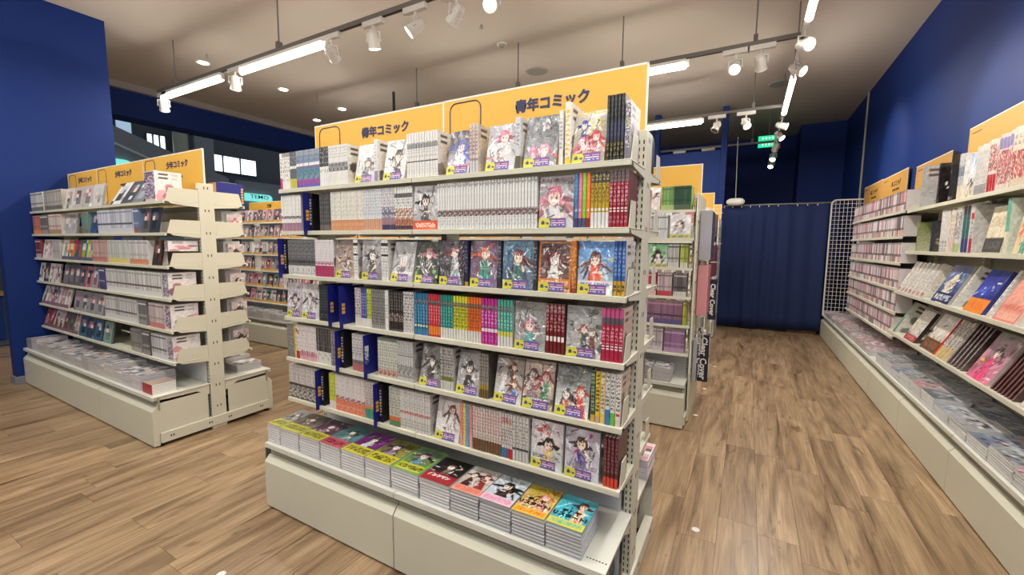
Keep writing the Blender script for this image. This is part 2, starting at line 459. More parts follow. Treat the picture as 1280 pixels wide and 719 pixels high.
track('unseen added track behind the viewer over the entrance', -6.2, 1.2, [(-5.9, -1.45), (-3.0, -1.45), (0.0, -1.45)], 'x')  # unseen row continuing the track spacing, added to light the central rack's front
track('unseen added track over the entrance side, nearest the viewer', -6.2, 1.2, [(-5.9, 0.55), (-3.0, 0.55), (0.0, 0.55)], 'x')  # likewise out of view, added overhead for the rack fronts

def area_light(name, parent, loc, rot, sx, sy, w, c, spread=180):
    ld = bpy.data.lights.new(name, 'AREA'); ld.shape = 'RECTANGLE'; ld.size = sx; ld.size_y = sy
    ld.energy = w; ld.color = c; ld.spread = R_(spread)
    o = bpy.data.objects.new(name, ld); col.objects.link(o); o.parent = parent
    o.location = loc; o.rotation_euler = rot
    return o
def tube_lamp(label, c, L, along='x', w=None):
    o = empty('fluorescent_lamp', (c[0], c[1], TZ), 0 if along == 'x' else R_(90))
    tag(o, label, 'lamp', 'fluorescent tube lamps')
    m = MB(); m.box(-L / 2, L / 2, -0.02, 0.02, -0.032, -0.002); m.box(-L / 2 - 0.03, -L / 2 + 0.02, -0.012, 0.012, -0.075, -0.01); m.box(L / 2 - 0.02, L / 2 + 0.03, -0.012, 0.012, -0.075, -0.01)
    m.build('housing', M['white'], o)
    m = MB(); m.tube((-L / 2, 0, -0.066), (L / 2, 0, -0.066), 0.026, n=12); m.build('tube', M['tube'], o, smooth=False)
    area_light('tube_light', o, (0, 0, -0.104), (0, 0, 0), L, 0.05, TUBE_W if w is None else w, TUBE_COL)
Y1 = 2.61
tube_lamp('leftmost glowing tube on the front track, above the left rack', (-5.62, Y1), 1.28)
tube_lamp('second glowing tube on the front track, right of the leftmost', (-3.97, Y1), 1.26)
tube_lamp('glowing tube at the left end of the track behind the signs', (-5.40, 4.53), 1.25)
tube_lamp('glowing tube emerging right of the central yellow sign', (-1.25, 4.53), 1.25)
tube_lamp('tube behind the central yellow sign, on the second track', (-3.0, 4.53), 1.25)
tube_lamp('glowing tube in front of the blue posts, third track', (-1.30, 6.62), 1.25)
tube_lamp('nearest glowing tube on the right aisle track', (0.30, 3.42), 1.25, 'y', 26)
tube_lamp('second glowing tube along the right aisle track', (0.30, 6.02), 1.30, 'y', 26)
tube_lamp('overhead tube of the aisle track above the viewer', (0.30, 1.20), 1.25, 'y', 22)
for k, x in enumerate((-5.2, -3.2, -1.5, 0.6)):  # unseen tubes added to light the central rack's front
    tube_lamp(ordinal(k + 1) + ' added unseen tube from left on the entrance-side track', (x, 0.55), 1.25)

for k, x in enumerate((-4.4, -2.6, -0.9, 0.7)):  # unseen tubes added for light and glints on the covers
    tube_lamp(ordinal(k + 1) + ' added unseen tube from left on the track behind the viewer', (x, -1.45), 1.25)

def spotlight(label, x, y, aim, lit, axis='x', adapter=True):
    """aim = direction the head points"""
    o = empty('spotlight', (x, y, TZ)); tag(o, label, 'spotlight', 'track spotlights')
    m = MB()
    if axis == 'x': m.box(-0.11, 0.11, -0.02, 0.02, -0.045, 0.0)
    else: m.box(-0.02, 0.02, -0.11, 0.11, -0.045, 0.0)
    m.build('adapter', M['white'], o, bevel=0.004)
    d = Vector(aim).normalized(); side = d.cross(Vector((0, 0, 1)))
    side = Vector((1, 0, 0)) if side.length < 0.05 else side.normalized()
    ctr = Vector((0, 0, -0.155))
    m = MB(); m.tube((0, 0, -0.03), (0, 0, -0.085), 0.010, n=8)
    for s in (-1, 1):
        m.tube((0, 0, -0.085), tuple(Vector((0, 0, -0.095)) + side * 0.056 * s), 0.006, n=6)
        m.tube(tuple(Vector((0, 0, -0.09)) + side * 0.056 * s), tuple(ctr + side * 0.056 * s), 0.006, n=6)
        m.tube(tuple(ctr + side * 0.048 * s), tuple(ctr + side * 0.062 * s), 0.013, n=8)
    m.build('yoke', M['white'], o)
    m = MB()
    m.tube(tuple(ctr - d * 0.075), tuple(ctr - d * 0.045), 0.026, 0.040, n=16)
    m.tube(tuple(ctr - d * 0.045), tuple(ctr + d * 0.05), 0.040, 0.048, n=16)
    m.tube(tuple(ctr + d * 0.05), tuple(ctr + d * 0.062), 0.052, 0.052, n=16)
    h = m.build('head', M['white'], o)
    m = MB(); m.tube(tuple(ctr + d * 0.060), tuple(ctr + d * 0.064), 0.043, n=16)
    m.build('lens', M['lens'] if lit else M['lens_dim'], h)
    if lit:
        ld = bpy.data.lights.new('spot_beam', 'SPOT'); ld.energy = SPOT_W * lit; ld.color = SPOT_COL
        ld.spot_size = R_(62); ld.spot_blend = 0.8; ld.shadow_soft_size = 0.04
        l = bpy.data.objects.new('spot_beam', ld); col.objects.link(l); l.parent = o
        l.location = ctr + d * 0.09; l.rotation_euler = d.to_track_quat('-Z', 'Y').to_euler()
spotlight('white spotlight at the left end of the front track', -6.26, Y1, (-0.5, 0.3, -0.75), 1.0)
spotlight('white spotlight between the two left glowing tubes', -4.72, Y1, (-0.5, 0.3, -0.75), 1.0)
spotlight('spotlight facing away at the right end of second tube', -3.24, Y1, (-0.3, 0.85, -0.4), 0.6)
spotlight('white spotlight pointing straight down over the central rack', -2.74, Y1, (-0.08, 0.28, -1), 1.0)
spotlight('cream spotlight turned sideways on the front track', -2.30, Y1, (-0.64, -0.42, -0.62), 5.0)
spotlight('unlit grey spotlight beside the bright front one', -1.92, Y1, (-0.75, 0.2, -0.6), 0)
spotlight('brightly lit spotlight at the top edge facing the viewer', -1.62, Y1, (0.25, -0.8, -0.55), 1.0)
spotlight('lit warm spotlight right of the central sign, second track', -0.20, 4.53, (-0.05, -0.75, -0.6), 1.0)
spotlight('unlit spotlight beside the lit one, second track', 0.0, 4.53, (0.1, 0.8, -0.6), 0)
spotlight('small spotlight left of the slim post, third track', -0.48, 6.62, (-0.35, -0.35, -0.8), 0)
spotlight('lit small spotlight right of the slim post, third track', -0.13, 6.62, (0.35, -0.5, -0.7), 0.7)
for k, (y, aim, lit, lb) in enumerate((
        (4.30, (0.55, -0.75, -0.35), 1.3, 'glaring aisle spotlight just past the nearest aisle tube'),
        (4.85, (0.72, -0.42, -0.55), 2.6, 'aisle spotlight turned to the right wall'),
        (6.95, (0.85, -0.1, -0.32), 1.6, 'first aisle spotlight beyond the second aisle tube'),
        (7.55, (0.6, -0.3, -0.7), 0.8, 'second aisle spotlight beyond the second aisle tube'),
        (8.4, (-0.3, 0.6, -0.7), 0, 'unlit aisle spotlight near the green exit sign'),
        (9.3, (-0.2, -0.6, -0.7), 0.35, 'second farthest aisle spotlight near the back wall'),
        (10.1, (-0.2, -0.6, -0.7), 0.35, 'farthest aisle spotlight near the back wall'))):
    spotlight(lb, 0.30, y, aim, lit, 'y')
for k, x in enumerate((-1.25, -0.75)):
    spotlight(('left' if k == 0 else 'right') + ' one of two adapters on the farthest cross track', x, 8.75, (0, 0.3, -1), 0)

for k, (x, y) in enumerate(((-6.32, 3.10), (-6.31, 4.18), (-6.30, 5.24), (-7.29, 5.48))):
    o = empty('downlight', (x, y, CZ)); tag(o, ('nearest', 'second', 'third', 'leftmost far')[k] + ' recessed downlight in the ceiling at left', 'downlight', 'recessed ceiling downlights')
    m = MB(); m.tube((0, 0, -0.008), (0, 0, 0.0), 0.085, n=20); m.build('rim', M['white'], o)
    m = MB(); m.tube((0.01, 0, -0.011), (0.01, 0, -0.006), 0.06, n=20); m.build('lens', M['lens'], o)
    ld = bpy.data.lights.new('downlight_beam', 'SPOT'); ld.energy = 22; ld.color = SPOT_COL; ld.spot_size = R_(90); ld.spot_blend = 1
    l = bpy.data.objects.new('downlight_beam', ld); col.objects.link(l); l.parent = o; l.location = (0, 0, -0.03)
for k, (x, y, lb) in enumerate(((-2.61, 5.35, 'round grey speaker grille in the ceiling above the central sign'), (0.26, 7.35, 'round grey speaker grille in the ceiling above the aisle track'))):
    m = MB(); m.tube((x, y, CZ - 0.012), (x, y, CZ), 0.14, 0.15, n=28)
    o = m.build('speaker_grille', M['trimgrey']); tag(o, lb, 'speaker', 'ceiling speakers')
    m = MB(); m.tube((x, y, CZ - 0.014), (x, y, CZ - 0.011), 0.125, n=28); m.build('mesh_cover', M['groove'], o)
m = MB(); m.tube((-2.63, 4.46, CZ - 0.02), (-2.63, 4.46, CZ), 0.06, n=20)
o = m.build('smoke_detector', M['white'], bevel=0.003); tag(o, 'small round smoke detector on the ceiling near the bright spotlight', 'smoke detector')
m = MB(); m.tube((-2.63, 4.46, CZ - 0.045), (-2.63, 4.46, CZ - 0.02), 0.022, 0.04, n=14); m.build('sensor', M['groove'], o)
for x, y, lb in ((-6.02, 3.0, 'tiny ceiling sprinkler beside the nearest downlight'), (-2.61, 4.0, 'tiny ceiling sprinkler below the bright spotlight')):
    m = MB(); m.tube((x, y, CZ - 0.03), (x, y, CZ), 0.012, n=8); m.tube((x, y, CZ - 0.034), (x, y, CZ - 0.03), 0.024, n=10)
    tag(m.build('sprinkler', M['groove']), lb, 'sprinkler', 'ceiling sprinklers')
# black ceiling bracket seen above the central sign
m = MB(); m.box(-5.05, -4.75, 4.95, 5.15, 3.02, 3.06); m.tube((-4.9, 5.05, 3.06), (-4.9, 5.05, CZ), 0.02, n=8)
tag(m.build('ceiling_bracket', M['dark']), 'black flat bracket hanging from ceiling above the central sign', 'bracket')
# green exit sign, two lit plates
o = empty('exit_sign', (0.20, 8.95, 3.14)); tag(o, 'green lit double exit sign hanging by the aisle track', 'exit sign')
for k, z in enumerate((0.0, 0.11)):
    m = MB(); m.box(-0.16, 0.14, -0.015, 0.015, z, z + 0.085); p = m.build('plate', M['exitgreen'], o)
    m = MB()
    for q in range(4): m.box(-0.10 + 0.05 * q, -0.075 + 0.05 * q, -0.018, -0.014, z + 0.025, z + 0.06)
    m.build('pictogram', M['exitwhite'], p)
m = MB(); m.tube((0, 0, 0.19), (0, 0, CZ - 3.14), 0.008, n=6); m.build('hanger', M['rail'], o)

# ------------------------------------------------------------------ gondola racks
SZ = [1.662, 1.448, 1.222, 0.998, 0.776, 0.553]        # shelf tops
DEPTH = 0.245
def shelf_unit(root, x0, x1, z, front, depth=DEPTH, thick=0.020, side=-1, end_l=True, end_r=True, bh=0.088, mat='ivory', plate=1.0):
    """one 900 mm shelf with front lip; side -1 faces local -y"""
    s = side
    def yy(a, b): return (min(a, b), max(a, b))
    m = MB()
    ya, yb = yy(front, front - s * depth)
    m.box(x0 + 0.002, x1 - 0.002, ya, yb, z - 0.004, z)
    ya, yb = yy(front, front - s * 0.012)
    m.box(x0 + 0.002, x1 - 0.002, ya, yb, z - thick, z - 0.004)
    sh = m.build('shelf', M[mat], root, bevel=0.0015)
    for use, x in ((end_l, x0 + 0.006), (end_r, x1 - 0.006)):
        if not use: continue
        m = MB()
        b = front - s * depth
        c = front - s * depth * plate
        pts = [(front - s * 0.016, z), (c, z), (c, z + bh), (front - s * 0.04, z + bh)]
        pts2 = [(front - s * 0.03, z - 0.004), (b, z - 0.004), (b, z - 0.034), (front - s * 0.05, z - 0.018)]
        m.prism(pts, 'x', x - 0.0015, x + 0.0015); m.prism(pts2, 'x', x - 0.0025, x + 0.0025)
        m.build('bracket', M[mat], sh)
    return sh

def base_unit(root, x0, x1, front, s=-1, n=2, back=0.385, ztop=0.350):
    """plinth with kick panels, deck plate, for one side; front is local y of the deck edge"""
    w = (x1 - x0) / n
    def B(m, xa, xb, ya, yb, za, zb): m.box(xa, xb, min(ya, yb), max(ya, yb), za, zb)
    for k in range(n):
        a, b = x0 + w * k + 0.002, x0 + w * (k + 1) - 0.002
        m = MB(); B(m, a, b, front, front - s * back, ztop - 0.006, ztop); B(m, a, b, front, front - s * 0.010, ztop - 0.026, ztop - 0.006)
        m.build('deck', M['deck'], root, bevel=0.0015)
        m = MB(); B(m, a, b, front - s * 0.030, front - s * 0.04, 0.255, ztop - 0.006); m.build('recess', M['groove'], root)
        m = MB()
        f = front + s * 0.006
        pts = [(f, 0.012), (f, 0.250), (f - s * 0.024, 0.278), (f - s * 0.034, 0.278), (f - s * 0.034, 0.012)]
        m.prism(pts, 'x', a + 0.001, b - 0.001)
        m.build('kick_panel', M['ivory'], root, bevel=0.001)
        m = MB(); B(m, a, b, front - s * 0.03, front - s * 0.05, 0.0, 0.012); m.build('toe_strip', M['dark'], root)

_slots = {}
def upright(root, x, y, end=0, h=1.80, wy=0.10, wx=0.034, wide=False):
    m = MB(); m.box(x - wx / 2, x + wx / 2, y - wy / 2, y + wy / 2, 0, h)
    u = m.build('upright', M['ivory'], root, bevel=0.003)
    m = MB()
    k = 0; z = 0.10
    while z < h - 0.03:
        for s in (-1, 1):
            for dx in (-0.008, 0.008):
                yf = y + s * wy / 2
                m.box(x + dx - 0.0022, x + dx + 0.0022, yf - 0.0006, yf + 0.0006, z, z + 0.014)
        z += 0.025
    if end:
        z = 0.16
        while z < h - 0.03:
            for dy in (-0.012, 0.012):
                m.box(x + end * wx / 2 - 0.0006, x + end * wx / 2 + 0.0006, y + dy - 0.003, y + dy + 0.003, z, z + 0.018)
            z += 0.16
    sl = m.build('slots', M['dark'], u); sl['kind'] = 'stuff'
    return u

def gondola(name, label, x0, x1, yc, half=0.402, sh=0.265, front=True, rear=True, plate=1.0, panels=True):
    n = round((x1 - x0) / 0.9)
    root = empty(name, (0, 0, 0)); tag(root, label, 'display rack', 'comic display racks')
    w = (x1 - x0) / n
    for k in range(n + 1):
        upright(root, x0 + w * k + (0.019 if k == 0 else -0.019 if k == n else 0), yc, -1 if k == 0 else 1 if k == n else 0)
    for s, use in ((-1, front), (1, rear)):
        if not use: continue
        base_unit(root, x0, x1, yc + s * half, s, n)
        for z in SZ:
            for k in range(n):
                shelf_unit(root, x0 + w * k, x0 + w * (k + 1), z, yc + s * sh, DEPTH - 0.03, side=s, plate=plate,
                           end_l=(k == 0), end_r=(k == n - 1))
    for s in (-1, 1):
        m = MB(); m.box(x0 + 0.045, x1 - 0.045, yc + s * 0.052 - 0.004, yc + s * 0.052 + 0.004, 0.05, 0.535); m.build('back_panel', M['panel'], root)
    for xx in (x0 + 0.012, x1 - 0.012):
        m = MB()
        m.box(xx - 0.02, xx + 0.02, yc - half + 0.03, yc + half - 0.03, 0.025, 0.095)
        m.build('foot_rail', M['ivory'], root, bevel=0.003)
        m = MB()
        for s in (-1, 1):
            for dy in (0.06, 0.075, 0.30, 0.315):
                m.box(xx - 0.0206, xx + 0.0206, yc + s * dy - 0.004, yc + s * dy + 0.004, 0.055, 0.068)
        m.build('rail_holes', M['dark'], root)
        for s in (-1, 1):
            m = MB(); q = xx * 0.995 + 0.0 
            m.box(xx - 0.004 - (0 if panels else 0.05), xx + 0.004 - (0 if panels else 0.05), min(yc + s * 0.07, yc + s * (half - 0.025)), max(yc + s * 0.07, yc + s * (half - 0.025)), 0.095, 0.30)
            m.build('end_panel_or_shade', M['ivory'] if panels else M['hollow'], root)  # without panels: inset dark sheet painted as the shade of the open base
            m = MB()
            f, b = yc + s * (half - 0.002), yc + s * 0.055
            m.prism([(f, 0.344), (b, 0.344), (b, 0.27), (yc + s * 0.14, 0.315), (yc + s * 0.30, 0.318), (f, 0.325)], 'x', xx - 0.003, xx + 0.003)
            m.build('deck_bracket', M['ivory'], root)
    return root

CY = 1.640
gondola('display_rack', 'central ivory comic rack filling the middle of the picture', -2.153, -0.336, CY, plate=0.46, panels=False)
gondola('display_rack', 'left ivory comic rack reaching to the blue partition', -6.09, -3.41, CY)
gondola('display_rack', 'ivory comic rack right behind the central rack', -4.86, -0.36, 3.735, rear=False)
gondola('display_rack', 'far ivory rack glimpsed between the left and central racks', -8.05, -5.35 + 0.45, 3.765, rear=False)
gondola('display_rack', 'slim far rack with yellow sign, third row along the aisle', -2.22, -0.42, 5.83, rear=False)
gondola('display_rack', 'farthest rack with yellow sign next to the blue partition', -2.22, -0.42, 7.40, rear=False)

# ------------------------------------------------------------------ artwork generator
def art(w, h, seed, bg=((210, 208, 205), (150, 150, 158)), figs=(), band=None, title=None, frame=None, speck=None, rough=14):
    """rows bottom -> top; a generic drawn cover: wash, figures, title strokes, band"""
    r = np.random.RandomState(seed)
    yy, xx = np.mgrid[0:h, 0:w]; u = xx / (w - 1.0); v = yy / (h - 1.0)
    b0, b1 = np.array(bg[1], float), np.array(bg[0], float)
    im = b0 + (b1 - b0) * v[..., None]
    # soft blotches
    for _ in range(7):
        cx, cy, s = r.rand(), r.rand(), 0.08 + 0.16 * r.rand()
        k = np.exp(-(((u - cx) / s) ** 2 + ((v - cy) * 1.4 / s) ** 2))[..., None]
        im = im + k * r.uniform(-rough * 2, rough * 2) * (1 if figs or speck is not None else 0.35)
    if speck is not None:
        for _ in range(speck[1]):
            cx, cy = r.rand(), r.rand(); a, b = 0.03 + 0.08 * r.rand(), 0.02 + 0.05 * r.rand()
            im[((u - cx) / a) ** 2 + ((v - cy) / b) ** 2 < 1] = speck[0]
    def put_e(cx, cy, rx, ry, c, cond=None):
        k = ((u - cx) / rx) ** 2 + ((v - cy) / ry) ** 2 < 1
        if cond is not None: k &= cond
        im[k] = c
    def stroke(x0, y0, x1, y1, wd, c):
        dx, dy = x1 - x0, y1 - y0; L2 = dx * dx + dy * dy + 1e-6
        t = np.clip(((u - x0) * dx + (v - y0) * dy) / L2, 0, 1)
        im[(u - x0 - t * dx) ** 2 + ((v - y0 - t * dy) * 1.35) ** 2 < (wd * (1 - 0.7 * t)) ** 2] = c
    for _ in range(10 if figs or speck is not None else 0):          # background slashes
        x0, y0, a = r.rand(), r.rand(), r.rand() * 6.28
        base = im[int(y0 * (h - 1)), int(x0 * (w - 1))] * r.choice([0.72, 0.85, 1.18, 1.3])
        stroke(x0, y0, x0 + 0.3 * math.cos(a), y0 + 0.3 * math.sin(a), 0.02 + 0.03 * r.rand(), base)
    for (cx, cy, s, hair, cloth) in figs:
        s = s * 0.86
        hair = np.array(hair, float); cloth = np.array(cloth, float); skin = np.array((236, 214, 202), float)
        lean = r.uniform(-0.12, 0.12); long_hair = r.rand() < 0.6
        for q in range(7):                                           # locks behind the head
            a = r.uniform(0, 6.28); L = (0.34 + 0.25 * r.rand()) * s * (1.3 if long_hair else 0.8)
            ax = cx + 0.12 * s * math.cos(a)
            stroke(ax, cy + 0.08 * s * math.sin(a), ax + L * math.cos(a) * 0.9, cy - abs(L * math.sin(a)) * (1 if long_hair else .4), 0.085 * s, hair * r.uniform(0.65, 1.1))
        ctr = cx + lean * (cy - v)
        k = (v < cy - 0.13 * s) & (np.abs(u - ctr) < (0.07 + (cy - v) * r.uniform(0.3, 0.42)) * s) & (v > cy - 0.95 * s)
        im[k] = cloth
        for q in range(9):                                           # folds, straps, sleeves
            x0, y0, a = cx + r.uniform(-.25, .25) * s, cy - r.uniform(.2, .75) * s, r.rand() * 6.28
            stroke(x0, y0, x0 + 0.2 * s * math.cos(a), y0 + 0.2 * s * math.sin(a), 0.035 * s, np.clip(cloth * r.choice([0.5, 0.7, 1.25]) + r.choice([0, 30]), 0, 245))
        stroke(cx + 0.2 * s, cy - 0.3 * s, cx + r.uniform(-.1, .35) * s, cy - r.uniform(.1, .55) * s, 0.05 * s, skin * 0.96)
        put_e(cx + lean * 0.1, cy - 0.12 * s, 0.05 * s, 0.07 * s, skin * 0.86)
        put_e(cx, cy + 0.02 * s, 0.20 * s, 0.17 * s, hair)
        put_e(cx + lean * 0.2, cy - 0.012 * s, 0.145 * s, 0.125 * s, skin)
        for q in range(5):                                           # fringe
            stroke(cx + (q - 2) * 0.05 * s, cy + 0.15 * s, cx + (q - 2) * 0.085 * s + lean * 0.3, cy + r.uniform(0.01, 0.06) * s, 0.05 * s, hair * r.uniform(0.85, 1.12))
        for q in (-1, 1): put_e(cx + lean * 0.2 + q * 0.062 * s, cy - 0.018 * s, 0.024 * s, 0.028 * s, hair * 0.35 + 40)
        put_e(cx + lean * 0.2, cy - 0.082 * s, 0.02 * s, 0.008 * s, (190, 120, 116))
        stroke(cx - 0.12 * s, cy + 0.11 * s, cx + 0.02 * s, cy + 0.14 * s, 0.018 * s, np.minimum(hair * 1.2 + 30, 250))
    im = im + r.randn(h, w, 1) * 9
    for _ in range(12 if figs or speck is not None else 0):          # ink lines
        x0, y0, a = r.uniform(.1, .9), r.uniform(.1, .9), r.rand() * 6.28
        stroke(x0, y0, x0 + 0.16 * math.cos(a), y0 + 0.16 * math.sin(a), 0.016, (46, 42, 48) if r.rand() < .6 else (244, 242, 240))
    mean = im.mean((0, 1)); im = mean + (im - mean) * 1.22
    if band is not None:
        z0, z1, c, ink = band
        k = (v >= z0) & (v < z1); im[k] = c
        t = k & (r.rand(h, w) < 0.55) & (v > z0 + (z1 - z0) * 0.25) & (v < z1 - (z1 - z0) * 0.2) & (u > 0.08) & (u < 0.92)
        im[t] = ink
    if title is not None:
        z0, z1, c = title
        k = (v >= z0) & (v < z1) & (u > 0.06) & (u < 0.94) & (r.rand(h, w) < 0.6); im[k] = c
    if frame is not None:
        k = (u < 0.06) | (u > 0.94) | (v < 0.04) | (v > 0.96); im[k] = frame
    return np.clip(im, 4, 250)

def spine_img(base, bands, texts, seed, rows=40, cols=5):
    r = np.random.RandomState(seed)
    im = np.ones((rows, cols, 3)) * np.array(base, float)
    v = (np.arange(rows) + 0.5) / rows
    for z0, z1, c in bands: im[(v >= z0) & (v < z1)] = c
    for t in texts:
        z0, z1, c = t[:3]; kind = t[3] if len(t) > 3 else 't'
        if kind != 's': c = tuple(np.array(c) * 0.72 + np.array(base) * 0.28)
        for i in np.where((v >= z0) & (v < z1))[0]:
            if kind == 't':
                if i % 3 == 2: continue
                for q in range(1, cols - 1):
                    if r.rand() < 0.7: im[i, q] = c
            elif kind == 'a':
                for q in range(cols):
                    if r.rand() < 0.7: im[i, q] = np.array(c) * r.uniform(0.6, 1.2)
            elif kind == 's':
                im[i, 1:-1] = c
    return np.clip(im + r.randn(rows, cols, 1) * 3, 3, 250)

def back_img(seed, base=(226, 225, 222), ink=(120, 118, 120), rows=34, cols=18):
    """back cover with two barcodes near the top and grey art below"""
    im = art(cols, rows, seed, (base, base), rough=6)
    r = np.random.RandomState(seed)
    for z0 in (0.86, 0.76):
        a, b = int(z0 * rows), int(z0 * rows) + 2
        im[a:b, 3:9] = (70, 68, 70); im[a:b, 11:15] = np.array(base) * 0.86
    for _ in range(6):
        cy, cx = r.uniform(0.05, 0.5), r.uniform(0.1, 0.9)
        yy, xx = np.mgrid[0:rows, 0:cols]
        im[((yy / rows - cy) / 0.12) ** 2 + ((xx / cols - cx) / 0.16) ** 2 < 1] = np.array(ink) * r.uniform(0.6, 1.4)
    return np.clip(im, 5, 245)

def spine_book_mesh(name, t, h, d, img, side, last=None, mat='print'):
    """stands spine to local -y, origin bottom middle of the spine"""
    m = MB()
    H, W = img.shape[:2]
    e = 0.0026                                     # rounded shoulders of the spine
    x = t / 2 - 0.0006
    xs = [-x, -x * 0.72, x * 0.72, x]; ys = [e, 0, 0, e]
    groups = [img[:, :1], img[:, 1:-1], img[:, -1:]]
    for k in range(3):
        m.cells((xs[k], ys[k], 0), (xs[k + 1] - xs[k], ys[k + 1] - ys[k], 0), (0, 0, h), groups[k])
    if last is not None: m.grid((x, e, 0), (0, d - e, 0), (0, 0, h), last)
    else: m.poly([(x, e, 0), (x, d, 0), (x, d, h), (x, e, h)], side)
    m.poly([(-x, d, 0), (-x, e, 0), (-x, e, h), (-x, d, h)], side)
    p = 0.003                                       # page block recessed below the covers
    m.poly([(-x, e, h), (-x, d, h), (-x + 0.001, d, h), (-x + 0.001, e, h)], side)
    m.poly([(-x, e, h - p), (x, e, h - p), (x, d, h - p), (-x, d, h - p)], (206, 202, 192), 1)
    m.poly([(x, d, 0), (-x, d, 0), (-x, d, h), (x, d, h)], (206, 202, 192), 1)
    m.poly([(-x, d, 0), (x, d, 0), (x, e, 0), (-x, e, 0)], (206, 202, 192), 1)
    return m.mesh(name, [M[mat], M['paper']])

def spine_book_into(mb, x, y, z, t, h, d, bands, side, top=(205, 202, 194)):
    """cheap spine for the uncounted rows: a few colour bands, side and top"""
    a, b = x + 0.0009, x + t - 0.0009
    for z0, z1, c in bands: mb.poly([(a, y, z + z0 * h), (b, y, z + z0 * h), (b, y, z + z1 * h), (a, y, z + z1 * h)], c)
    mb.poly([(b, y, z), (b, y + d, z), (b, y + d, z + h), (b, y, z + h)], side)
    mb.poly([(a, y + d, z), (a, y, z), (a, y, z + h), (a, y + d, z + h)], side)
    mb.poly([(a, y, z + h), (b, y, z + h), (b, y + d, z + h), (a, y + d, z + h)], top)
    mb.poly([(b, y + d, z), (a, y + d, z), (a, y + d, z + h), (b, y + d, z + h)], top)

W0, W1, G1, K1 = (228, 227, 224), (214, 212, 208), (150, 150, 152), (36, 36, 40)
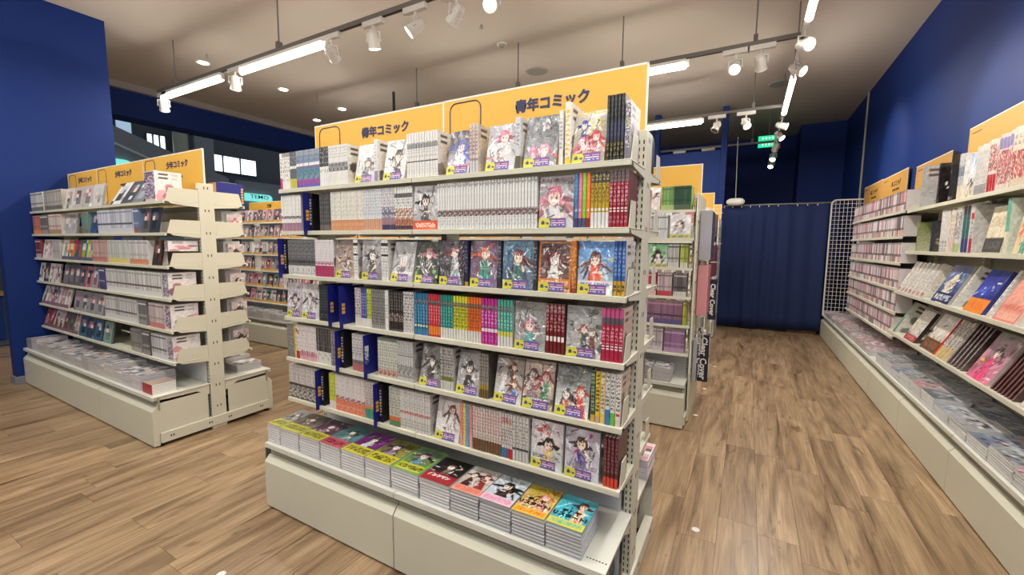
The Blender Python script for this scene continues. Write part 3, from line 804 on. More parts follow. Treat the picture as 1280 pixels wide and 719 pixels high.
# style: description, base, bands, texts, side colour, height
ST = {
 'pinkfoot': ('white comic with magenta foot', W0, [(0, .3, (196, 70, 130))], [(.4, .85, (90, 90, 100))], W0),
 'greybar': ('white comics with grey lettering', W0, [(.9, 1, G1)], [(.2, .85, (60, 60, 64))], W1),
 'yelfoot': ('charcoal comics with yellow foot', (96, 98, 104), [(0, .28, (196, 190, 70)), (.55, .62, W0)], [(.65, .95, (190, 190, 190))], G1),
 'candy': ('teal and violet banded comics', (120, 110, 150), [(0, .06, (90, 90, 190)), (.06, .2, (150, 80, 150)), (.2, .36, (160, 90, 170)), (.36, .5, (86, 140, 160)), (.58, .64, (230, 230, 230)), (.64, .85, (130, 150, 175)), (.85, 1, (150, 160, 170))], [(.64, .98, (70, 80, 110)), (.25, .48, (90, 170, 170), 'a')], (170, 150, 180)),
 'halfdark': ('comics with charcoal top and white foot', W0, [(.5, 1, (58, 58, 62))], [(.55, .95, (150, 150, 150)), (.32, .45, (110, 110, 110))], W1),
 'greyart': ('white comics with a grey picture strip', W0, [(.35, .58, (196, 196, 198))], [(.36, .56, (96, 96, 100), 'a'), (.7, .95, (170, 170, 172))], W0),
 'violetfoot': ('white comic with violet foot', W0, [(0, .25, (150, 130, 170))], [(.3, .9, (170, 170, 175))], W0),
 'greyband': ('white comics with two grey stripes', W0, [(.66, .74, (150, 150, 152)), (.34, .38, (60, 60, 64))], [(.42, .62, (180, 180, 182)), (.1, .3, (196, 196, 196)), (.75, .78, (90, 90, 90))], W1),
 'rosebeige': ('beige comics with rosy stripes', (214, 200, 190), [(0, .25, (200, 200, 204)), (.25, .3, (150, 140, 140))], [(.35, .92, (130, 90, 110))], (190, 180, 165)),
 'olivefoot': ('pale grey comic with olive foot', (206, 208, 212), [(0, .25, (92, 90, 68))], [(.4, .9, (130, 135, 145))], (190, 190, 190)),
 'plainwhite': ('plain white comic', W0, [], [(.3, .85, (150, 150, 155))], W0),
 'anthology': ('yellow and white lettered anthology', (236, 232, 220), [(0, .08, (240, 200, 40))], [(.08, .9, (226, 180, 30))], (226, 222, 210)),
 'black': ('glossy black comics', (22, 22, 24), [(0, .06, (60, 60, 60)), (.30, .62, (40, 46, 66))], [(.08, .28, (170, 160, 70)), (.34, .6, (70, 90, 140)), (.66, .95, (90, 90, 92))], (20, 20, 22)),
 'lilac': ('shiny lilac-white wrapped comics', (206, 202, 206), [(.0, .2, (120, 115, 125)), (.6, .75, (196, 196, 120))], [(.2, .95, (120, 110, 130), 'a')], (180, 178, 180)),
 'mauvefoot': ('white comics with mauve foot', W0, [(0, .24, (160, 120, 140)), (.34, .44, (170, 160, 165))], [(.46, .95, (205, 205, 205)), (.35, .42, (100, 90, 100), 'a')], W1),
 'inkgrey': ('dark grey comics', (70, 68, 70), [(0, .15, (110, 100, 96))], [(.2, .9, (140, 136, 134))], (80, 80, 82)),
 'orangefoot': ('white comics with orange foot', (220, 218, 206), [(0, .27, (206, 140, 100))], [(.35, .95, (160, 160, 156)), (.03, .24, (220, 170, 120))], W1),
 'orangefoot2': ('cool white comics with peach foot', (216, 220, 224), [(0, .27, (206, 160, 130))], [(.35, .95, (165, 170, 178))], W1),
 'plumfoot': ('white comics with plum foot', (214, 212, 218), [(0, .12, (70, 60, 100)), (.12, .3, (160, 130, 140))], [(.3, .55, (90, 80, 120), 'a'), (.6, .95, (150, 150, 156))], W1),
 'rainbowfoot': ('white comics with red and green foot', W0, [(0, .1, (90, 60, 70)), (.1, .25, (180, 60, 60)), (.75, .85, (100, 100, 104))], [(.1, .5, (180, 110, 70), 'a'), (.55, .72, (110, 110, 112))], W1),
 'longwhite': ('white comics with a dark dotted band', (222, 224, 222), [(.36, .42, (190, 180, 178))], [(.28, .40, (92, 52, 56), 'a'), (.05, .26, (186, 188, 190)), (.9, .96, (120, 120, 120))], W1),
 'sky': ('sky-blue comic', (50, 130, 180), [(.0, .18, (60, 66, 110))], [(.28, .34, W0), (.5, .9, (90, 160, 200))], (50, 130, 180)),
 'hotpink': ('hot pink comic', (240, 110, 150), [(.0, .18, (80, 76, 120))], [(.28, .34, W0), (.5, .9, (250, 150, 180))], (240, 110, 150)),
 'lime': ('lime green comic', (120, 205, 50), [(.0, .18, (76, 80, 110))], [(.28, .34, W0), (.5, .9, (150, 225, 90))], (120, 205, 50)),
 'tangerine': ('tangerine comic', (250, 120, 60), [(.0, .18, (140, 40, 30))], [(.28, .34, W0), (.5, .9, (255, 160, 100))], (250, 120, 60)),
 'olivegold': ('gold comics with white foot', (190, 160, 40), [(0, .28, (222, 222, 220)), (.8, 1, (70, 66, 60))], [(.45, .78, (60, 52, 20)), (.29, .36, W0, 's'), (.84, .98, (200, 190, 150))], W1),
 'redring': ('crimson comics with white ring', (150, 30, 48), [(.8, 1, (120, 110, 112))], [(.4, .78, (226, 206, 210)), (.27, .34, W0, 's'), (.29, .32, (150, 30, 48), 's'), (.84, .98, (70, 60, 66)), (.08, .2, (200, 150, 160))], (90, 40, 52)),
 'barcode': ('charcoal striped comics with white foot', (96, 96, 98), [(0, .28, (206, 206, 206)), (.36, .42, (60, 60, 60))], [(.46, .98, (170, 170, 170)), (.04, .24, (120, 120, 120))], G1),
 'magfoot': ('white comics with magenta foot', (222, 218, 220), [(0, .3, (170, 60, 100))], [(.35, .95, (196, 190, 194)), (.32, .42, (190, 110, 140), 'a')], W1),
 'boxes': ('white comics with black boxes', W0, [(.85, .92, K1), (.6, .66, K1)], [(.1, .55, (150, 150, 150)), (.7, .82, (80, 80, 80))], W1),
 'navysp': ('navy comic', (30, 34, 66), [(0, .1, (180, 150, 50))], [(.3, .9, (120, 120, 150))], (30, 34, 60)),
 'darksp': ('dark slate comic', (46, 48, 60), [], [(.2, .9, (150, 150, 160))], (50, 52, 62)),
 'orangesp': ('mottled orange comic', (196, 110, 40), [(0, .3, (150, 60, 40))], [(.1, .9, (230, 170, 90), 'a')], (190, 110, 50)),
 'blueyel': ('blue comics with yellow foot', (50, 92, 160), [(0, .28, (200, 160, 50)), (.9, 1, (40, 70, 130))], [(.35, .9, (150, 180, 220)), (.04, .22, (80, 60, 20))], (110, 120, 140)),
 'ebony': ('black-green comics', (34, 42, 42), [], [(.3, .9, (90, 100, 98)), (.1, .2, (140, 140, 138))], (36, 40, 40)),
 'mixed': ('mixed pale comics', (200, 196, 190), [(0, .22, (214, 212, 206))], [(.28, .95, (86, 80, 96))], W1),
 'violet': ('violet comic with white foot', (110, 60, 130), [(0, .22, W1)], [(.3, .9, (190, 150, 200))], W1),
 'cobalt': ('cobalt comic with white foot', (50, 80, 160), [(0, .22, W1)], [(.3, .9, (160, 180, 220))], W1),
 'acid': ('acid yellow comic with white foot', (190, 200, 60), [(0, .22, W1)], [(.3, .9, (90, 100, 40))], W1),
 'gravel': ('grey flecked comics', (140, 138, 134), [], [(.1, .95, (60, 58, 56)), (.0, .1, (190, 188, 184))], G1),
 'nightfig': ('black comics with pale figures', (46, 42, 40), [(0, .05, (90, 86, 80))], [(.25, .45, (196, 176, 160), 'a'), (.5, .95, (130, 126, 120))], (60, 56, 54)),
 'paleblk': ('white comics with black lettering', (210, 208, 206), [], [(.3, .95, (60, 58, 60)), (.05, .25, (160, 156, 156))], W1),
 'blue5': ('blue comics', (36, 110, 150), [(.74, .86, (120, 130, 136)), (0, .14, (60, 130, 170))], [(.3, .72, (120, 170, 196)), (.2, .26, (230, 220, 170), 's'), (.75, .85, (40, 40, 50))], (60, 100, 130)),
 'red5': ('red comics with orange foot', (190, 50, 60), [(.74, .86, (130, 120, 120)), (.05, .26, (226, 130, 50))], [(.3, .72, (230, 150, 150)), (.75, .85, (40, 40, 50))], (160, 60, 60)),
 'teal5': ('teal comics with white foot', (30, 130, 120), [(.74, .86, (130, 130, 126)), (0, .26, (216, 216, 212))], [(.3, .72, (130, 196, 186)), (.75, .85, (50, 40, 40))], (70, 120, 110)),
 'yellow5': ('yellow-green comics with white foot', (200, 200, 50), [(.74, .86, (140, 130, 110)), (0, .26, (216, 216, 208))], [(.3, .72, (90, 92, 40)), (.75, .85, (60, 50, 40))], (180, 180, 80)),
 'orange5': ('orange comics with white foot', (220, 110, 40), [(.74, .86, (130, 110, 100)), (0, .26, (216, 212, 206))], [(.3, .72, (120, 60, 40)), (.75, .85, (60, 40, 40))], (200, 120, 70)),
 'magenta5': ('magenta comics', (180, 40, 140), [(.74, .86, (140, 130, 136)), (.28, .34, (230, 220, 226))], [(.4, .72, (236, 190, 224)), (.75, .85, (50, 40, 50)), (.05, .22, (220, 130, 196))], (150, 60, 120)),
 'mint5': ('mint comics with yellow waist', (70, 160, 140), [(.74, .86, (130, 136, 130)), (0, .22, (216, 216, 212)), (.22, .32, (206, 206, 90))], [(.35, .72, (190, 226, 216)), (.75, .85, (50, 50, 50))], (110, 150, 140)),
 'wine': ('wine-red comics with white ring', (110, 24, 32), [(.8, 1, (120, 70, 70))], [(.45, .78, (220, 180, 184)), (.26, .34, (232, 226, 222), 's'), (.29, .31, (80, 20, 26), 's'), (.82, .97, (210, 200, 200))], (80, 40, 44)),
 'crim': ('crimson-pink comics with white ring', (170, 28, 66), [(.82, 1, (190, 80, 130)), (.7, .82, (90, 80, 90))], [(.32, .68, (236, 196, 210)), (.22, .29, (238, 230, 232), 's'), (.24, .27, (150, 20, 60), 's')], (196, 170, 160)),
 'gray3': ('grey comics at the shelf end', (120, 118, 114), [], [(.2, .9, (190, 188, 184))], G1),
 'pinkish': ('white comics with pink foot', (214, 206, 206), [(0, .25, (206, 160, 170))], [(.1, .28, (170, 70, 100), 'a'), (.4, .95, (150, 140, 140))], W1),
 'blackwhite': ('black comics with white foot', (50, 48, 48), [(0, .35, (212, 212, 208))], [(.4, .95, (140, 136, 132)), (.08, .3, (170, 170, 166))], W1),
 'ash': ('ash-grey comics', (110, 108, 108), [], [(.1, .95, (180, 178, 176))], G1),
 'roseline': ('white comics with rose foot', (206, 204, 206), [(0, .2, (180, 110, 116)), (.2, .3, (120, 110, 120))], [(.4, .95, (110, 108, 116))], W1),
 'stripe8': ('white comics with thin coloured lettering', (208, 208, 200), [(.92, 1, (120, 140, 120))], [(.2, .9, (120, 130, 116)), (.05, .2, (190, 100, 70), 'a')], W1),
 'silver': ('silver-white comics', (196, 196, 194), [(.62, .66, (120, 120, 120))], [(.1, .4, (130, 128, 126), 'a'), (.68, .95, (150, 150, 150))], G1),
 'olive5': ('black and white comics with olive waist', (180, 178, 172), [(0, .22, (206, 206, 200)), (.22, .32, (120, 124, 60))], [(.35, .95, (50, 48, 46))], G1),
 'goldfoot': ('grey comics with gold foot', (150, 146, 138), [(0, .2, (110, 92, 50)), (.2, .3, (170, 140, 60))], [(.35, .95, (70, 66, 60))], (96, 92, 86)),
 'pine': ('pine green comic', (40, 84, 72), [(.0, .15, (200, 170, 70))], [(.2, .95, (190, 190, 150))], (60, 90, 80)),
 'lemon': ('lemon comic with black lettering', (226, 196, 60), [(0, .12, (200, 160, 150))], [(.18, .95, (60, 50, 30))], (216, 196, 110)),
 'cream': ('cream comic with brown lettering', (226, 212, 170), [(0, .2, (220, 200, 90))], [(.25, .95, (120, 80, 60))], (214, 204, 176)),
 'whiteblue': ('white comic with blue foot', (220, 220, 218), [(0, .3, (60, 120, 190))], [(.35, .95, (70, 66, 66))], (214, 214, 212)),
 'whitegreen': ('white comic with green foot', (218, 220, 214), [(0, .25, (100, 180, 60))], [(.3, .95, (50, 70, 66))], (210, 210, 206)),
 'whitered': ('white comics with red seal', (226, 222, 216), [(.0, .12, (214, 200, 190))], [(.3, .95, (60, 56, 56)), (.2, .26, (200, 60, 60), 's')], (196, 176, 156)),
 'inkbottom': ('white comics with black lower half', (196, 190, 188), [(0, .45, (60, 56, 56))], [(.05, .4, (190, 186, 182), 'a'), (.5, .95, (120, 112, 112))], G1),
 'salmon': ('white comics with salmon foot', (212, 206, 206), [(0, .3, (216, 116, 86))], [(.32, .42, (160, 60, 60), 'a'), (.45, .95, (176, 168, 168)), (.05, .25, (240, 180, 140))], W1),
 'tealfoot': ('white comics with teal and amber foot', (200, 196, 190), [(0, .28, (70, 150, 130)), (.28, .34, (220, 150, 50))], [(.36, .95, (150, 110, 110))], W1),
 'sage': ('pale sage comics', (196, 196, 184), [(0, .14, (90, 130, 90)), (.14, .26, (216, 110, 60))], [(.3, .95, (120, 120, 112))], W1),
 'redtick': ('white comics with faint red marks', (210, 208, 206), [], [(.4, .48, (190, 60, 60), 'a'), (.55, .95, (170, 166, 166)), (.05, .3, (150, 150, 150))], W1),
 'pastel': ('pastel comics', (226, 150, 130), [(.0, .3, (220, 170, 160))], [(.35, .95, (190, 110, 100))], (210, 170, 160)),
 'pastely': ('pastel yellow comic', (226, 206, 110), [], [(.3, .95, (170, 150, 80))], (220, 206, 140)),
 'pastelb': ('pastel blue comic', (110, 160, 210), [], [(.3, .95, (80, 120, 180))], (130, 170, 210)),
 'brownfoot': ('rosy white comics with brown foot', (214, 204, 200), [(0, .28, (110, 78, 52))], [(.3, .4, (160, 130, 120)), (.42, .95, (170, 110, 110))], W1),
 'bluefoot': ('white comics with blue foot', (212, 210, 206), [(0, .22, (40, 120, 170))], [(.28, .7, (100, 90, 86)), (.75, .9, (180, 60, 50), 'a')], W1),
 'redfoot': ('white comics with red foot', (212, 210, 206), [(0, .22, (180, 40, 50))], [(.28, .7, (100, 90, 86)), (.75, .9, (180, 60, 50), 'a')], W1),
 'palefoot': ('white comics with pale grey foot', (212, 210, 206), [(0, .25, (196, 196, 198)), (.26, .3, (60, 56, 56))], [(.32, .9, (120, 112, 106))], W1),
 'maroon': ('maroon comics', (90, 30, 40), [(0, .2, (210, 70, 50))], [(.3, .95, (150, 110, 116))], (80, 50, 54)),
}

# centre rack rows: ('s', style, x0, x1, count) spines ; ('f', cover, x0, x1, lean) front-facing ; ('d', ...) name divider
FRONT = 1.386
ROWS = [
 [('s', 'pinkfoot', -2.148, -2.128, 1), ('s', 'greybar', -2.128, -2.066, 4), ('s', 'yelfoot', -2.066, -2.014, 4), ('s', 'candy', -2.014, -1.835, 13),
  ('s', 'halfdark', -1.835, -1.771, 4), ('s', 'greyart', -1.771, -1.640, 10), ('f', 'a1', -1.600, -1.478, 1), ('s', 'violetfoot', -1.473, -1.453, 1),
  ('f', 'a2', -1.422, -1.300, 1), ('s', 'greyband', -1.280, -1.114, 12), ('f', 'a3', -1.078, -0.966, 1), ('s', 'rosebeige', -0.961, -0.921, 3),
  ('f', 'a4', -0.892, -0.766, 1), ('s', 'olivefoot', -0.760, -0.738, 1), ('f', 'a5', -0.734, -0.596, 1), ('s', 'plainwhite', -0.590, -0.574, 1),
  ('s', 'anthology', -0.568, -0.546, 1), ('f', 'a6', -0.545, -0.430, 1), ('s', 'black', -0.424, -0.366, 5), ('s', 'lilac', -0.365, -0.346, 1)],
 [('s', 'mauvefoot', -2.150, -1.990, 11), ('d', 'black', -1.978, -1.950), ('d', 'blueblack', -1.930, -1.860), ('s', 'inkgrey', -1.847, -1.765, 6), ('s', 'orangefoot', -1.765, -1.542, 16),
  ('s', 'orangefoot2', -1.542, -1.431, 8), ('s', 'plumfoot', -1.431, -1.354, 6), ('s', 'rainbowfoot', -1.354, -1.252, 7), ('f', 'b1', -1.248, -1.124, 0),
  ('s', 'longwhite', -1.119, -0.668, 35), ('f', 'b2', -0.662, -0.532, 0), ('s', 'sky', -0.528, -0.514, 1), ('s', 'hotpink', -0.514, -0.500, 1), ('s', 'lime', -0.500, -0.486, 1),
  ('s', 'tangerine', -0.486, -0.472, 1), ('s', 'olivegold', -0.471, -0.408, 5), ('s', 'redring', -0.408, -0.346, 5)],
 [('d', 'blueblack', -2.150, -2.120), ('s', 'barcode', -2.112, -1.897, 15), ('s', 'magfoot', -1.897, -1.758, 10), ('f', 'c1', -1.750, -1.625, 0), ('s', 'boxes', -1.620, -1.590, 2),
  ('f', 'c2', -1.568, -1.444, 0), ('s', 'boxes', -1.440, -1.400, 3), ('f', 'c3', -1.392, -1.264, 1), ('f', 'c4', -1.254, -1.126, 1), ('f', 'c5', -1.116, -0.988, 0),
  ('s', 'navysp', -0.985, -0.967, 1), ('f', 'c6', -0.962, -0.834, 0), ('s', 'darksp', -0.830, -0.814, 1), ('f', 'c7', -0.810, -0.682, 0), ('s', 'darksp', -0.680, -0.664, 1),
  ('f', 'c8', -0.662, -0.536, 0), ('s', 'orangesp', -0.534, -0.516, 1), ('f', 'c9', -0.512, -0.388, 0), ('s', 'blueyel', -0.386, -0.346, 3)],
 [('f', 'd1', -2.142, -2.022, 0), ('f', 'd2', -2.016, -1.890, 0), ('s', 'ebony', -1.879, -1.790, 6), ('d', 'blue', -1.772, -1.700), ('d', 'blue', -1.690, -1.630), ('s', 'mixed', -1.620, -1.580, 3),
  ('s', 'violet', -1.580, -1.567, 1), ('s', 'cobalt', -1.567, -1.540, 2), ('s', 'acid', -1.540, -1.510, 2), ('s', 'gravel', -1.510, -1.425, 6), ('s', 'plainwhite', -1.425, -1.402, 2), ('s', 'nightfig', -1.400, -1.314, 6), ('s', 'paleblk', -1.314, -1.252, 5),
  ('s', 'blue5', -1.249, -1.173, 5), ('s', 'red5', -1.173, -1.109, 5), ('s', 'teal5', -1.109, -1.042, 5), ('s', 'yellow5', -1.042, -0.970, 5), ('s', 'orange5', -0.970, -0.905, 5),
  ('s', 'magenta5', -0.905, -0.831, 5), ('s', 'mint5', -0.831, -0.764, 5), ('f', 'd3', -0.758, -0.630, 0), ('s', 'wine', -0.627, -0.553, 5), ('f', 'd4', -0.548, -0.422, 0), ('s', 'crim', -0.420, -0.346, 5)],
 [('s', 'gray3', -2.150, -2.090, 4), ('s', 'lemon', -2.090, -2.076, 1), ('s', 'redfoot', -2.076, -2.047, 2), ('s', 'pinkish', -2.047, -1.910, 10), ('s', 'blackwhite', -1.910, -1.800, 8), ('s', 'ash', -1.800, -1.752, 3),
  ('d', 'blueblack', -1.730, -1.660), ('s', 'roseline', -1.649, -1.545, 8), ('d', 'bluetext', -1.535, -1.490), ('s', 'stripe8', -1.477, -1.357, 9), ('s', 'silver', -1.357, -1.262, 7),
  ('f', 'e1', -1.232, -1.116, 1), ('s', 'olive5', -1.110, -1.044, 5), ('f', 'e2', -1.034, -0.920, 1), ('s', 'goldfoot', -0.916, -0.871, 4), ('f', 'e3', -0.850, -0.728, 1), ('f', 'e4', -0.722, -0.600, 1),
  ('f', 'e5', -0.588, -0.462, 1), ('s', 'pine', -0.452, -0.435, 1), ('s', 'lemon', -0.435, -0.417, 1), ('s', 'cream', -0.417, -0.400, 1), ('s', 'whiteblue', -0.400, -0.383, 1), ('s', 'whitegreen', -0.383, -0.365, 1), ('s', 'whitered', -0.365, -0.346, 1)],
 [('s', 'inkbottom', -2.150, -1.915, 17), ('d', 'blueblack', -1.890, -1.832), ('s', 'acid', -1.823, -1.775, 3), ('s', 'salmon', -1.775, -1.570, 16), ('s', 'tealfoot', -1.570, -1.500, 5),
  ('d', 'blueblack', -1.478, -1.424), ('s', 'sage', -1.413, -1.343, 5), ('s', 'redtick', -1.343, -1.170, 12), ('f', 'f1', -1.146, -1.022, 1), ('s', 'pastel', -1.012, -0.996, 1), ('s', 'pastely', -0.996, -0.980, 1),
  ('s', 'pastelb', -0.980, -0.964, 1), ('s', 'pastel', -0.964, -0.948, 1), ('s', 'brownfoot', -0.947, -0.810, 11), ('s', 'bluefoot', -0.810, -0.785, 2), ('s', 'redfoot', -0.785, -0.760, 2), ('s', 'palefoot', -0.760, -0.690, 5),
  ('f', 'f2', -0.682, -0.554, 0), ('f', 'f3', -0.545, -0.415, 0), ('s', 'maroon', -0.400, -0.348, 4)],
]
COV = {
 'a1': ('white comic with grey armoured figure', dict(bg=((220, 220, 222), (190, 190, 196)), figs=[(.55, .5, .9, (90, 92, 100), (110, 112, 120))])),
 'a2': ('white comic with a black-haired figure in suit', dict(bg=((226, 224, 224), (206, 204, 206)), figs=[(.62, .58, 1.1, (40, 36, 40), (60, 56, 66))], title=(.9, .97, (150, 150, 156)))),
 'a3': ('dark comic with a blue-haired figure', dict(bg=((60, 56, 80), (190, 190, 205)), figs=[(.55, .62, 1.0, (80, 100, 190), (226, 226, 236))], band=(.14, .22, (206, 60, 90), (240, 240, 240)))),
 'a4': ('silver comic with pink-haired figures', dict(bg=((170, 166, 176), (216, 214, 220)), figs=[(.55, .72, .95, (224, 110, 140), (206, 206, 214)), (.3, .3, .5, (200, 150, 160), (180, 176, 190))])),
 'a5': ('silver-black comic with a pink flash', dict(bg=((96, 100, 108), (150, 150, 156)), speck=((222, 150, 176), 5), figs=[(.6, .32, .8, (230, 140, 170), (220, 120, 150))], title=(.02, .09, (226, 226, 230)))),
 'a6': ('anthology with black title bar and four bright-haired figures', dict(bg=((196, 186, 176), (170, 150, 136)), figs=[(.3, .74, .62, (56, 76, 150), (70, 80, 130)), (.7, .78, .58, (226, 206, 140), (160, 150, 120)), (.68, .5, .75, (196, 60, 76), (150, 90, 80)), (.32, .38, .85, (230, 130, 150), (226, 150, 140))], title=(.93, 1, (226, 180, 50)))),
 'b1': ('white comic with black-haired figure and orange paper band', dict(bg=((214, 212, 214), (150, 150, 150)), figs=[(.5, .66, 1.0, (40, 38, 40), (96, 92, 96))], band=(0, .2, (220, 90, 50), (240, 220, 200)))),
 'b2': ('grey comic with pink-haired portrait and black ribbon', dict(bg=((176, 166, 172), (190, 186, 194)), figs=[(.45, .6, 1.35, (196, 120, 136), (210, 206, 214))], speck=((40, 40, 44), 2), title=(.88, .96, (110, 70, 80)))),
 'c1': ('brown comic with a blue disc', dict(bg=((150, 130, 120), (186, 160, 140)), speck=((60, 84, 120), 3), figs=[(.7, .45, .7, (120, 90, 70), (190, 170, 150))])),
 'c2': ('silver comic with dark monochrome figure', dict(bg=((176, 174, 176), (130, 128, 130)), figs=[(.5, .62, 1.0, (60, 60, 62), (66, 66, 70))])),
 'c3': ('silvery comic with white-haired figure', dict(bg=((196, 196, 198), (176, 174, 176)), figs=[(.5, .5, .95, (206, 204, 206), (120, 118, 122))], title=(.16, .24, (240, 240, 240)))),
 'c4': ('black and green comic with rose-haired figure', dict(bg=((44, 60, 44), (40, 44, 42)), figs=[(.5, .7, .9, (196, 110, 126), (60, 62, 60))], speck=((110, 170, 80), 4))),
 'c5': ('navy comic with red-haired figure and gold lettering', dict(bg=((60, 50, 66), (44, 44, 60)), figs=[(.58, .72, .85, (120, 40, 50), (140, 150, 156))])),
 'c6': ('purple comic with orange-haired figure in teal', dict(bg=((110, 90, 110), (130, 110, 140)), figs=[(.52, .72, .9, (190, 100, 66), (70, 140, 130))], speck=((220, 90, 130), 1))),
 'c7': ('blue comic with brown-haired figure in teal', dict(bg=((110, 150, 176), (60, 90, 120)), figs=[(.5, .66, 1.0, (110, 56, 60), (60, 110, 110))])),
 'c8': ('orange-framed comic with red-haired figure in white', dict(bg=((90, 56, 56), (110, 70, 60)), figs=[(.5, .64, .95, (120, 50, 46), (220, 216, 210))], band=(.1, .26, (220, 120, 40), (240, 210, 150)), frame=(200, 120, 50))),
 'c9': ('blue and white comic with figure in orange skirt', dict(bg=((70, 130, 196), (206, 210, 214)), figs=[(.5, .66, .95, (110, 60, 60), (214, 84, 40))], speck=((230, 190, 70), 2), band=(.12, .26, (230, 226, 220), (70, 120, 190)))),
 'd1': ('silver comic with dark swirling figure', dict(bg=((196, 190, 196), (176, 166, 176)), figs=[(.5, .55, .9, (80, 70, 84), (96, 88, 100))])),
 'd2': ('silver comic with pale floating figure', dict(bg=((190, 186, 190), (206, 206, 212)), figs=[(.45, .6, .85, (120, 112, 120), (196, 196, 206))])),
 'd3': ('silver-teal comic with pink-haired figure', dict(bg=((130, 132, 130), (150, 150, 152)), figs=[(.5, .5, .9, (176, 120, 140), (90, 160, 160))])),
 'd4': ('silver comic with small red figures', dict(bg=((140, 142, 142), (176, 176, 176)), figs=[(.5, .55, .6, (150, 60, 60), (80, 90, 84)), (.75, .5, .6, (110, 100, 96), (120, 80, 70))], speck=((90, 100, 92), 6))),
 'e1': ('crumpled silver wrapped comic', dict(bg=((110, 108, 108), (130, 128, 126)), figs=[(.5, .6, .9, (70, 68, 70), (60, 58, 58))])),
 'e2': ('silver comic with dark-coated figure', dict(bg=((150, 148, 148), (170, 168, 170)), figs=[(.5, .6, .95, (60, 62, 70), (50, 54, 62))])),
 'e3': ('comic crowded with brown and white figures', dict(bg=((150, 140, 126), (206, 206, 210)), figs=[(.62, .78, .62, (120, 80, 60), (130, 90, 70)), (.3, .55, .6, (196, 190, 184), (220, 220, 226)), (.72, .42, .6, (150, 110, 80), (110, 130, 180))])),
 'e4': ('comic with brown-haired and red-haired pair', dict(bg=((190, 170, 150), (176, 150, 140)), figs=[(.3, .68, .9, (90, 60, 56), (150, 130, 130)), (.74, .68, .8, (170, 60, 66), (90, 130, 100))], band=(.14, .24, (60, 50, 56), (230, 226, 224)))),
 'e5': ('silver comic with spiky hero and grinning red face', dict(bg=((120, 124, 122), (226, 226, 226)), figs=[(.32, .42, .75, (70, 66, 70), (200, 110, 80)), (.74, .5, .8, (190, 70, 50), (206, 80, 60))])),
 'f1': ('white comic with red round badge', dict(bg=((206, 200, 200), (226, 224, 224)), speck=((180, 60, 66), 1), figs=[(.62, .72, .8, (120, 60, 66), (226, 222, 224))])),
 'f2': ('pastel comic with black-haired girl and pink-haired girl', dict(bg=((214, 200, 206), (196, 206, 200)), figs=[(.42, .82, .62, (224, 130, 120), (220, 200, 200)), (.58, .52, .95, (40, 44, 46), (220, 196, 120))], title=(.2, .3, (130, 130, 150)))),
 'f3': ('grey-violet comic with whirling dark-haired figure', dict(bg=((170, 166, 182), (206, 206, 216)), figs=[(.48, .7, .95, (80, 66, 70), (120, 112, 160))], speck=((180, 60, 140), 2), title=(.2, .3, (140, 138, 156)))),
}
TAG_IMG = None
def tag_mesh():
    rows, cols = 9, 24
    im = np.zeros((rows, cols, 3)); im[:, :] = (104, 84, 150)
    im[:, :10] = (206, 204, 60); im[:2, 9] = (104, 84, 150); im[-2:, 9] = (104, 84, 150)
    im[3:6, 2:5] = (70, 60, 120); im[6, 3] = (70, 60, 120); im[4, 6:9] = (90, 84, 90); im[3, 7:9] = (90, 84, 90)
    r = np.random.RandomState(3)
    for z, c in ((6, (230, 150, 170)), (4, (226, 206, 220)), (2, (206, 210, 236))):
        for q in range(11, 23):
            if r.rand() < .72: im[z, q] = c
    m = MB(); w, h = 0.100, 0.033
    m.cells((-w / 2, -0.0012, 0), (w, 0, 0), (0, 0, h), im)
    m.box(-w / 2, w / 2, -0.0011, 0, 0, h, (200, 200, 196), skip='f')
    return m.mesh('sample_tag', M['tagp'])
TAG = tag_mesh()
_ds = {}
def divider(label, x, z, kind, frame=None):
    o = empty('name_divider', (x, FRONT, z)); tag(o, label, 'divider card', 'blue and black author dividers')
    h = 0.185
    if kind in ('blue', 'bluetext', 'blueblack'):
        m = MB(); m.prism([(-0.030, -0.020), (-0.014, -0.020), (0.12, 0.001), (0.12, h), (-0.030, h + 0.002)], 'x', -0.0012, 0.0012); f = m.build('fin', M['bluecard'], o)
        if kind == 'bluetext': text('lettering', 'コミック\nコーナー'[:4].replace('', '\n').strip(), 0.021, M['whiteink'], o, (0.002, -0.012, h * 0.5), (R_(90), 0, R_(90)), 0.004)
        else:
            m = MB()
            for k in range(3): m.box(0.0012, 0.0018, -0.016, 0.002, 0.052 + 0.018 * k, 0.066 + 0.018 * k); m.box(-0.0018, -0.0012, -0.016, 0.002, 0.052 + 0.018 * k, 0.066 + 0.018 * k)
            m.build('index_mark', M['goldink'], f)
    if kind in ('black', 'blueblack'):
        m = MB(); m.box(0.002, 0.028, 0.0, 0.12, 0.0, h - 0.004); b = m.build('label_block', M['blackcard'], o, bevel=0.001)
        m = MB(); r = random.Random(int(x * 1000))
        for k in range(9):
            za = h - 0.03 - 0.0145 * k
            m.box(0.009, 0.021, -0.0006, 0.0, za - 0.002, za); m.box(0.013 + r.uniform(-.003, .003), 0.0155 + r.uniform(-.001, .004), -0.0006, 0.0, za - 0.009, za)
        m.build('author_name', M['whiteink'], b)
    return o

